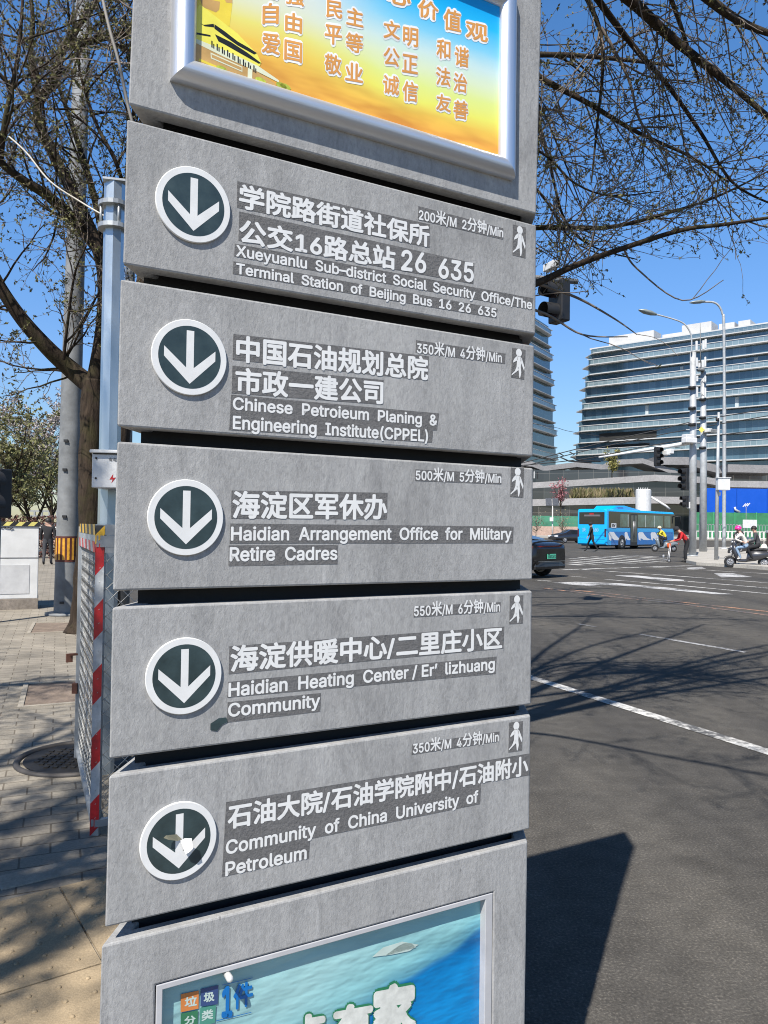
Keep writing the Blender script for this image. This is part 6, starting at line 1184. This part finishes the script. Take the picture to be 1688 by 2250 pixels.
# person in red bending over a trolley
J = dict(pelvis=(0, -.10, .92), waist=(0, -.02, 1.06), chest=(0, .12, 1.25), neck=(0, .26, 1.38), head=(0, .36, 1.45), face=(0, .8, -.6), wide=1.5)
for s, g_ in (('L', -1), ('R', 1)): J.update({'hip' + s: (.10 * g_, -.08, .86), 'knee' + s: (.11 * g_, .0, .48), 'ank' + s: (.12 * g_, -.02, .085), 'toe' + s: (.13 * g_, .14, .04), 'sh' + s: (.22 * g_, .17, 1.29), 'el' + s: (.28 * g_, .26, 1.03), 'wr' + s: (.2 * g_, .50, .95)})
pr_ = gnd(1506, 1236); figure('person', 'person in a red jacket and black trousers bending over a small trolley by the kerb', pr_, -80, J, [REDC, BLKC, SHOE, SKIN], SM, helmet=BLKC, scale=1.06)
mb = MB(); f_ = hv(-80); tt = thing('shopping_trolley', 'small folding shopping trolley pushed by the person in red', 'trolley', pr_ + f_ * .78, R(80))
mb = MB()
for sx in (-.16, .16): mb.tube([(sx, -.12, .9), (sx, -.02, .12), (sx, .2, .1)], .013, 6)
for z in (.9, .55, .25): mb.tube([(-.16, -.12 + (.9 - z) * .125, z), (.16, -.12 + (.9 - z) * .125, z)], .013, 6)
for k in range(4): mb.tube([(-.16 + k * .107, .2, .1), (-.16 + k * .107, .2, .36)], .008, 5)
mb.tube([(-.16, .2, .36), (.16, .2, .36)], .01, 5); mb.build('frame', RIMM, tt)
for sx in (-.18, .18): wheel(tt, (sx, -.02, .085), .085, .035)
figure('person', 'person in a white top and blue trousers standing beyond the railing', Vector((at(1621, 1175, 105).x, 105, 0)), 160, stand(0, 0), [WHT_, BLUC, SHOE, SKIN], SM, helmet=CABW, scale=1.12)
# --- scooters
def scooter(label, root, heading, paint, group='electric scooters at the junction'):
    t = thing('electric_scooter', label, 'scooter', root, R(-heading), group)
    for y_ in (-.62, .64): wheel(t, (0, y_, .235), .235, .10, .55)
    mb = MB(); ring = lambda y, z0, z1, w_: [(-w_, y, z0), (w_, y, z0), (w_ * 1.1, y, (z0 + z1) / 2), (w_ * .8, y, z1), (-w_ * .8, y, z1), (-w_ * 1.1, y, (z0 + z1) / 2)]
    mb.loft([ring(-.92, .52, .62, .05), ring(-.7, .46, .72, .14), ring(-.3, .30, .74, .17), ring(-.02, .26, .70, .15), ring(.04, .24, .36, .15), ring(.36, .25, .35, .16)], 0); mb.build('body', paint, t, fix=True)
    mb = MB(); mb.loft([ring(.34, .26, .62, .16), ring(.42, .30, .92, .20), ring(.52, .55, .98, .15), ring(.58, .62, .92, .08)], 0); mb.build('front_shield', paint, t, fix=True)
    mb = MB(); mb.loft([ring(-.84, .73, .80, .10), ring(-.6, .74, .84, .15), ring(-.15, .72, .80, .14), ring(.0, .71, .76, .10)], 0); mb.build('seat', BLACK, t, fix=True)
    mb = MB(); mb.tube([(0, .66, .235), (.0, .52, .7), (0, .40, 1.02)], .03, 8); mb.tube([(0, .66, .235), (0, .64, .42)], .05, 8); mb.build('fork', RIMM, t)
    mb = MB(); mb.tube([(-.33, .28, 1.05), (-.1, .40, 1.02), (.1, .40, 1.02), (.33, .28, 1.05)], .018, 8); mb.build('handlebar', BLACK, t)
    mb = MB(); mb.ball((0, .60, .84), (.08, .05, .08), 0, 10, 6); mb.build('headlight', RIMM, t)
    mb = MB(); mb.loft([[(-.07, .4, .42), (.07, .4, .42), (.07, .4, .46), (-.07, .4, .46)], [(-.07, .64, .50), (.07, .64, .50), (.07, .64, .53), (-.07, .64, .53)], [(-.06, .86, .40), (.06, .86, .40), (.06, .86, .43), (-.06, .86, .43)]], 0); mb.build('mudguard', paint, t, fix=True)
    mb = MB(); mb.box((0, -.95, .58), (.14, .03, .06)); mb.build('tail_lamp', M('red_lamp', (.55, .01, .01), .3), t)
    for sx in (-.3, .3): mb = MB(); mb.tube([(sx * .8, .31, 1.05), (sx, .28, 1.2)], .008, 5); mb.ball((sx, .27, 1.23), (.06, .015, .04), 0, 8, 5); mb.build('mirror', BLACK, t)
    return t
def rider(lean=.12, y=-.15, foot=.24, reach=True, seat=.80, spread=.2):
    J = dict(pelvis=(0, y, seat + .12), waist=(0, y + lean * .3, seat + .27), chest=(0, y + lean, seat + .46), neck=(0, y + lean * 1.4, seat + .64), head=(0, y + lean * 1.6 + .02, seat + .78))
    for s, g_ in (('L', -1), ('R', 1)):
        J['hip' + s] = (.10 * g_, y + .02, seat + .09); J['knee' + s] = (spread * g_, y + .42, seat + .02); J['ank' + s] = (.16 * g_, y + foot + .12, .40); J['toe' + s] = (.17 * g_, y + foot + .27, .37); J['sh' + s] = (.185 * g_, y + lean * 1.25, seat + .585)
        if reach: J['el' + s] = (.27 * g_, y + lean * 1.25 + .2, seat + .38); J['wr' + s] = (.30 * g_, .20, 1.08)
        else: J['el' + s] = (.26 * g_, y + lean + .04, seat + .33); J['wr' + s] = (.17 * g_, y + lean + .26, seat + .26)
    return J
GRYP = M('dark_scooter_paint', (.035, .035, .04), .3, 0, .15, 3, coat=.5); TEALP = M('grey_teal_scooter_paint', (.16, .19, .21), .3, 0, .15, 3, coat=.5)
w1, w2 = gnd(1611, 1247), gnd(1674, 1249); mid = (w1 + w2) / 2; mid.z = 0; dv = (w1 - w2); hd1 = math.degrees(math.atan2(dv.x, dv.y))
sc1 = scooter('black electric scooter carrying two people at the right edge', mid, hd1, GRYP)
figure('person', 'scooter rider with a pink helmet, white jacket and light jeans', mid, hd1, rider(.20, .0, .12), [WHT_, DENIM, WSH, SKIN], SM, helmet=M('pink_helmet', (.72, .03, .25), .3), scale=1.0)
figure('person', 'passenger in a dark grey jacket and black trousers sitting behind the pink helmet', mid, hd1, rider(.10, -.42, .10, False, .82, .24), [DGRY, BLKC, SHOE, SKIN], SM, hair=HAIR, scale=1.0)
bg = thing('white_bag', 'white bag hanging behind the scooter passenger', 'bag', mid - dv.normalized() * .62 + Vector((0, 0, .85)), 0); mb = MB(); mb.loft([[(math.cos(q * .785) * a, math.sin(q * .785) * a * .6, z) for q in range(8)] for z, a in ((-.22, .05), (-.16, .14), (.0, .15), (.12, .10), (.16, .03))], 0); mb.build('sack', WHT_, bg); mb = MB(); mb.tube([(-.04, 0, .14), (0, 0, .3), (.04, 0, .14)], .01, 5); mb.build('strap', WHT_, bg)
w1 = gnd(1440, 1212); sc2 = scooter('grey electric scooter of the rider in the yellow vest', w1 + hv(-84) * -.62, -84, TEALP)
y0 = w1 + hv(-84) * -.62; figure('person', 'scooter rider in a yellow vest with a cream helmet in front of the bus', y0, -84, rider(.26, -.12, .2), [YELC, BLKC, SHOE, SKIN], SM, helmet=M('cream_helmet', (.62, .52, .38), .4), scale=1.04)
ob = thing('orange_bag', 'bright orange bag on the grey scooter', 'bag', y0 + hv(-84) * -.28 + hv(6) * -.2 + Vector((0, 0, .47)), 0); mb = MB(); mb.loft([[(math.cos(q * .785) * a, math.sin(q * .785) * a * .5, z) for q in range(8)] for z, a in ((-.2, .06), (-.14, .15), (.06, .16), (.16, .12))], 0); mb.build('pouch', M('orange_cloth', (.62, .10, .02), .7), ob); mb = MB(); mb.box((0, 0, .17), (.2, .12, .03)); mb.build('flap', BLKC, ob)
w3 = gnd(1628, 1221); sc3 = scooter('dark electric scooter further back, hidden behind the pink helmet', w3, -100, GRYP)
figure('person', 'scooter rider in a dark hooded top with a white helmet, further back', w3, -100, rider(.14, -.12, .2), [DGRY, DGRY, SHOE, SKIN], SM, helmet=CABW, scale=1.08)
# cargo tricycle at the very right edge
tr = gnd(1700, 1222); t = thing('cargo_tricycle', 'cargo tricycle with a brown box cut off by the right edge', 'tricycle', tr, R(70))
mb = MB(); mb.box((0, -.3, 1.0), (.95, 1.3, .9)); bx_ = mb.build('cargo_box', M('brown_box', (.16, .07, .04), .7, 0, .3, 4), t, bevel=.02); mb = MB(); mb.box((0, -.3, 1.52), (1.0, 1.36, .14)); mb.build('roof', CABW, bx_)
mb = MB(); mb.box((0, -.2, .5), (.9, 1.5, .1)); mb.tube([(0, .5, .5), (0, 1.0, .9), (0, 1.15, .3)], .04, 6); mb.tube([(-.3, .95, .98), (.3, .95, .98)], .02, 6); mb.build('frame', M('green_frame', (.03, .25, .15), .5), t)
for c in ((-.42, -.5, .28), (.42, -.5, .28), (0, 1.15, .28)): wheel(t, c, .28, .09)
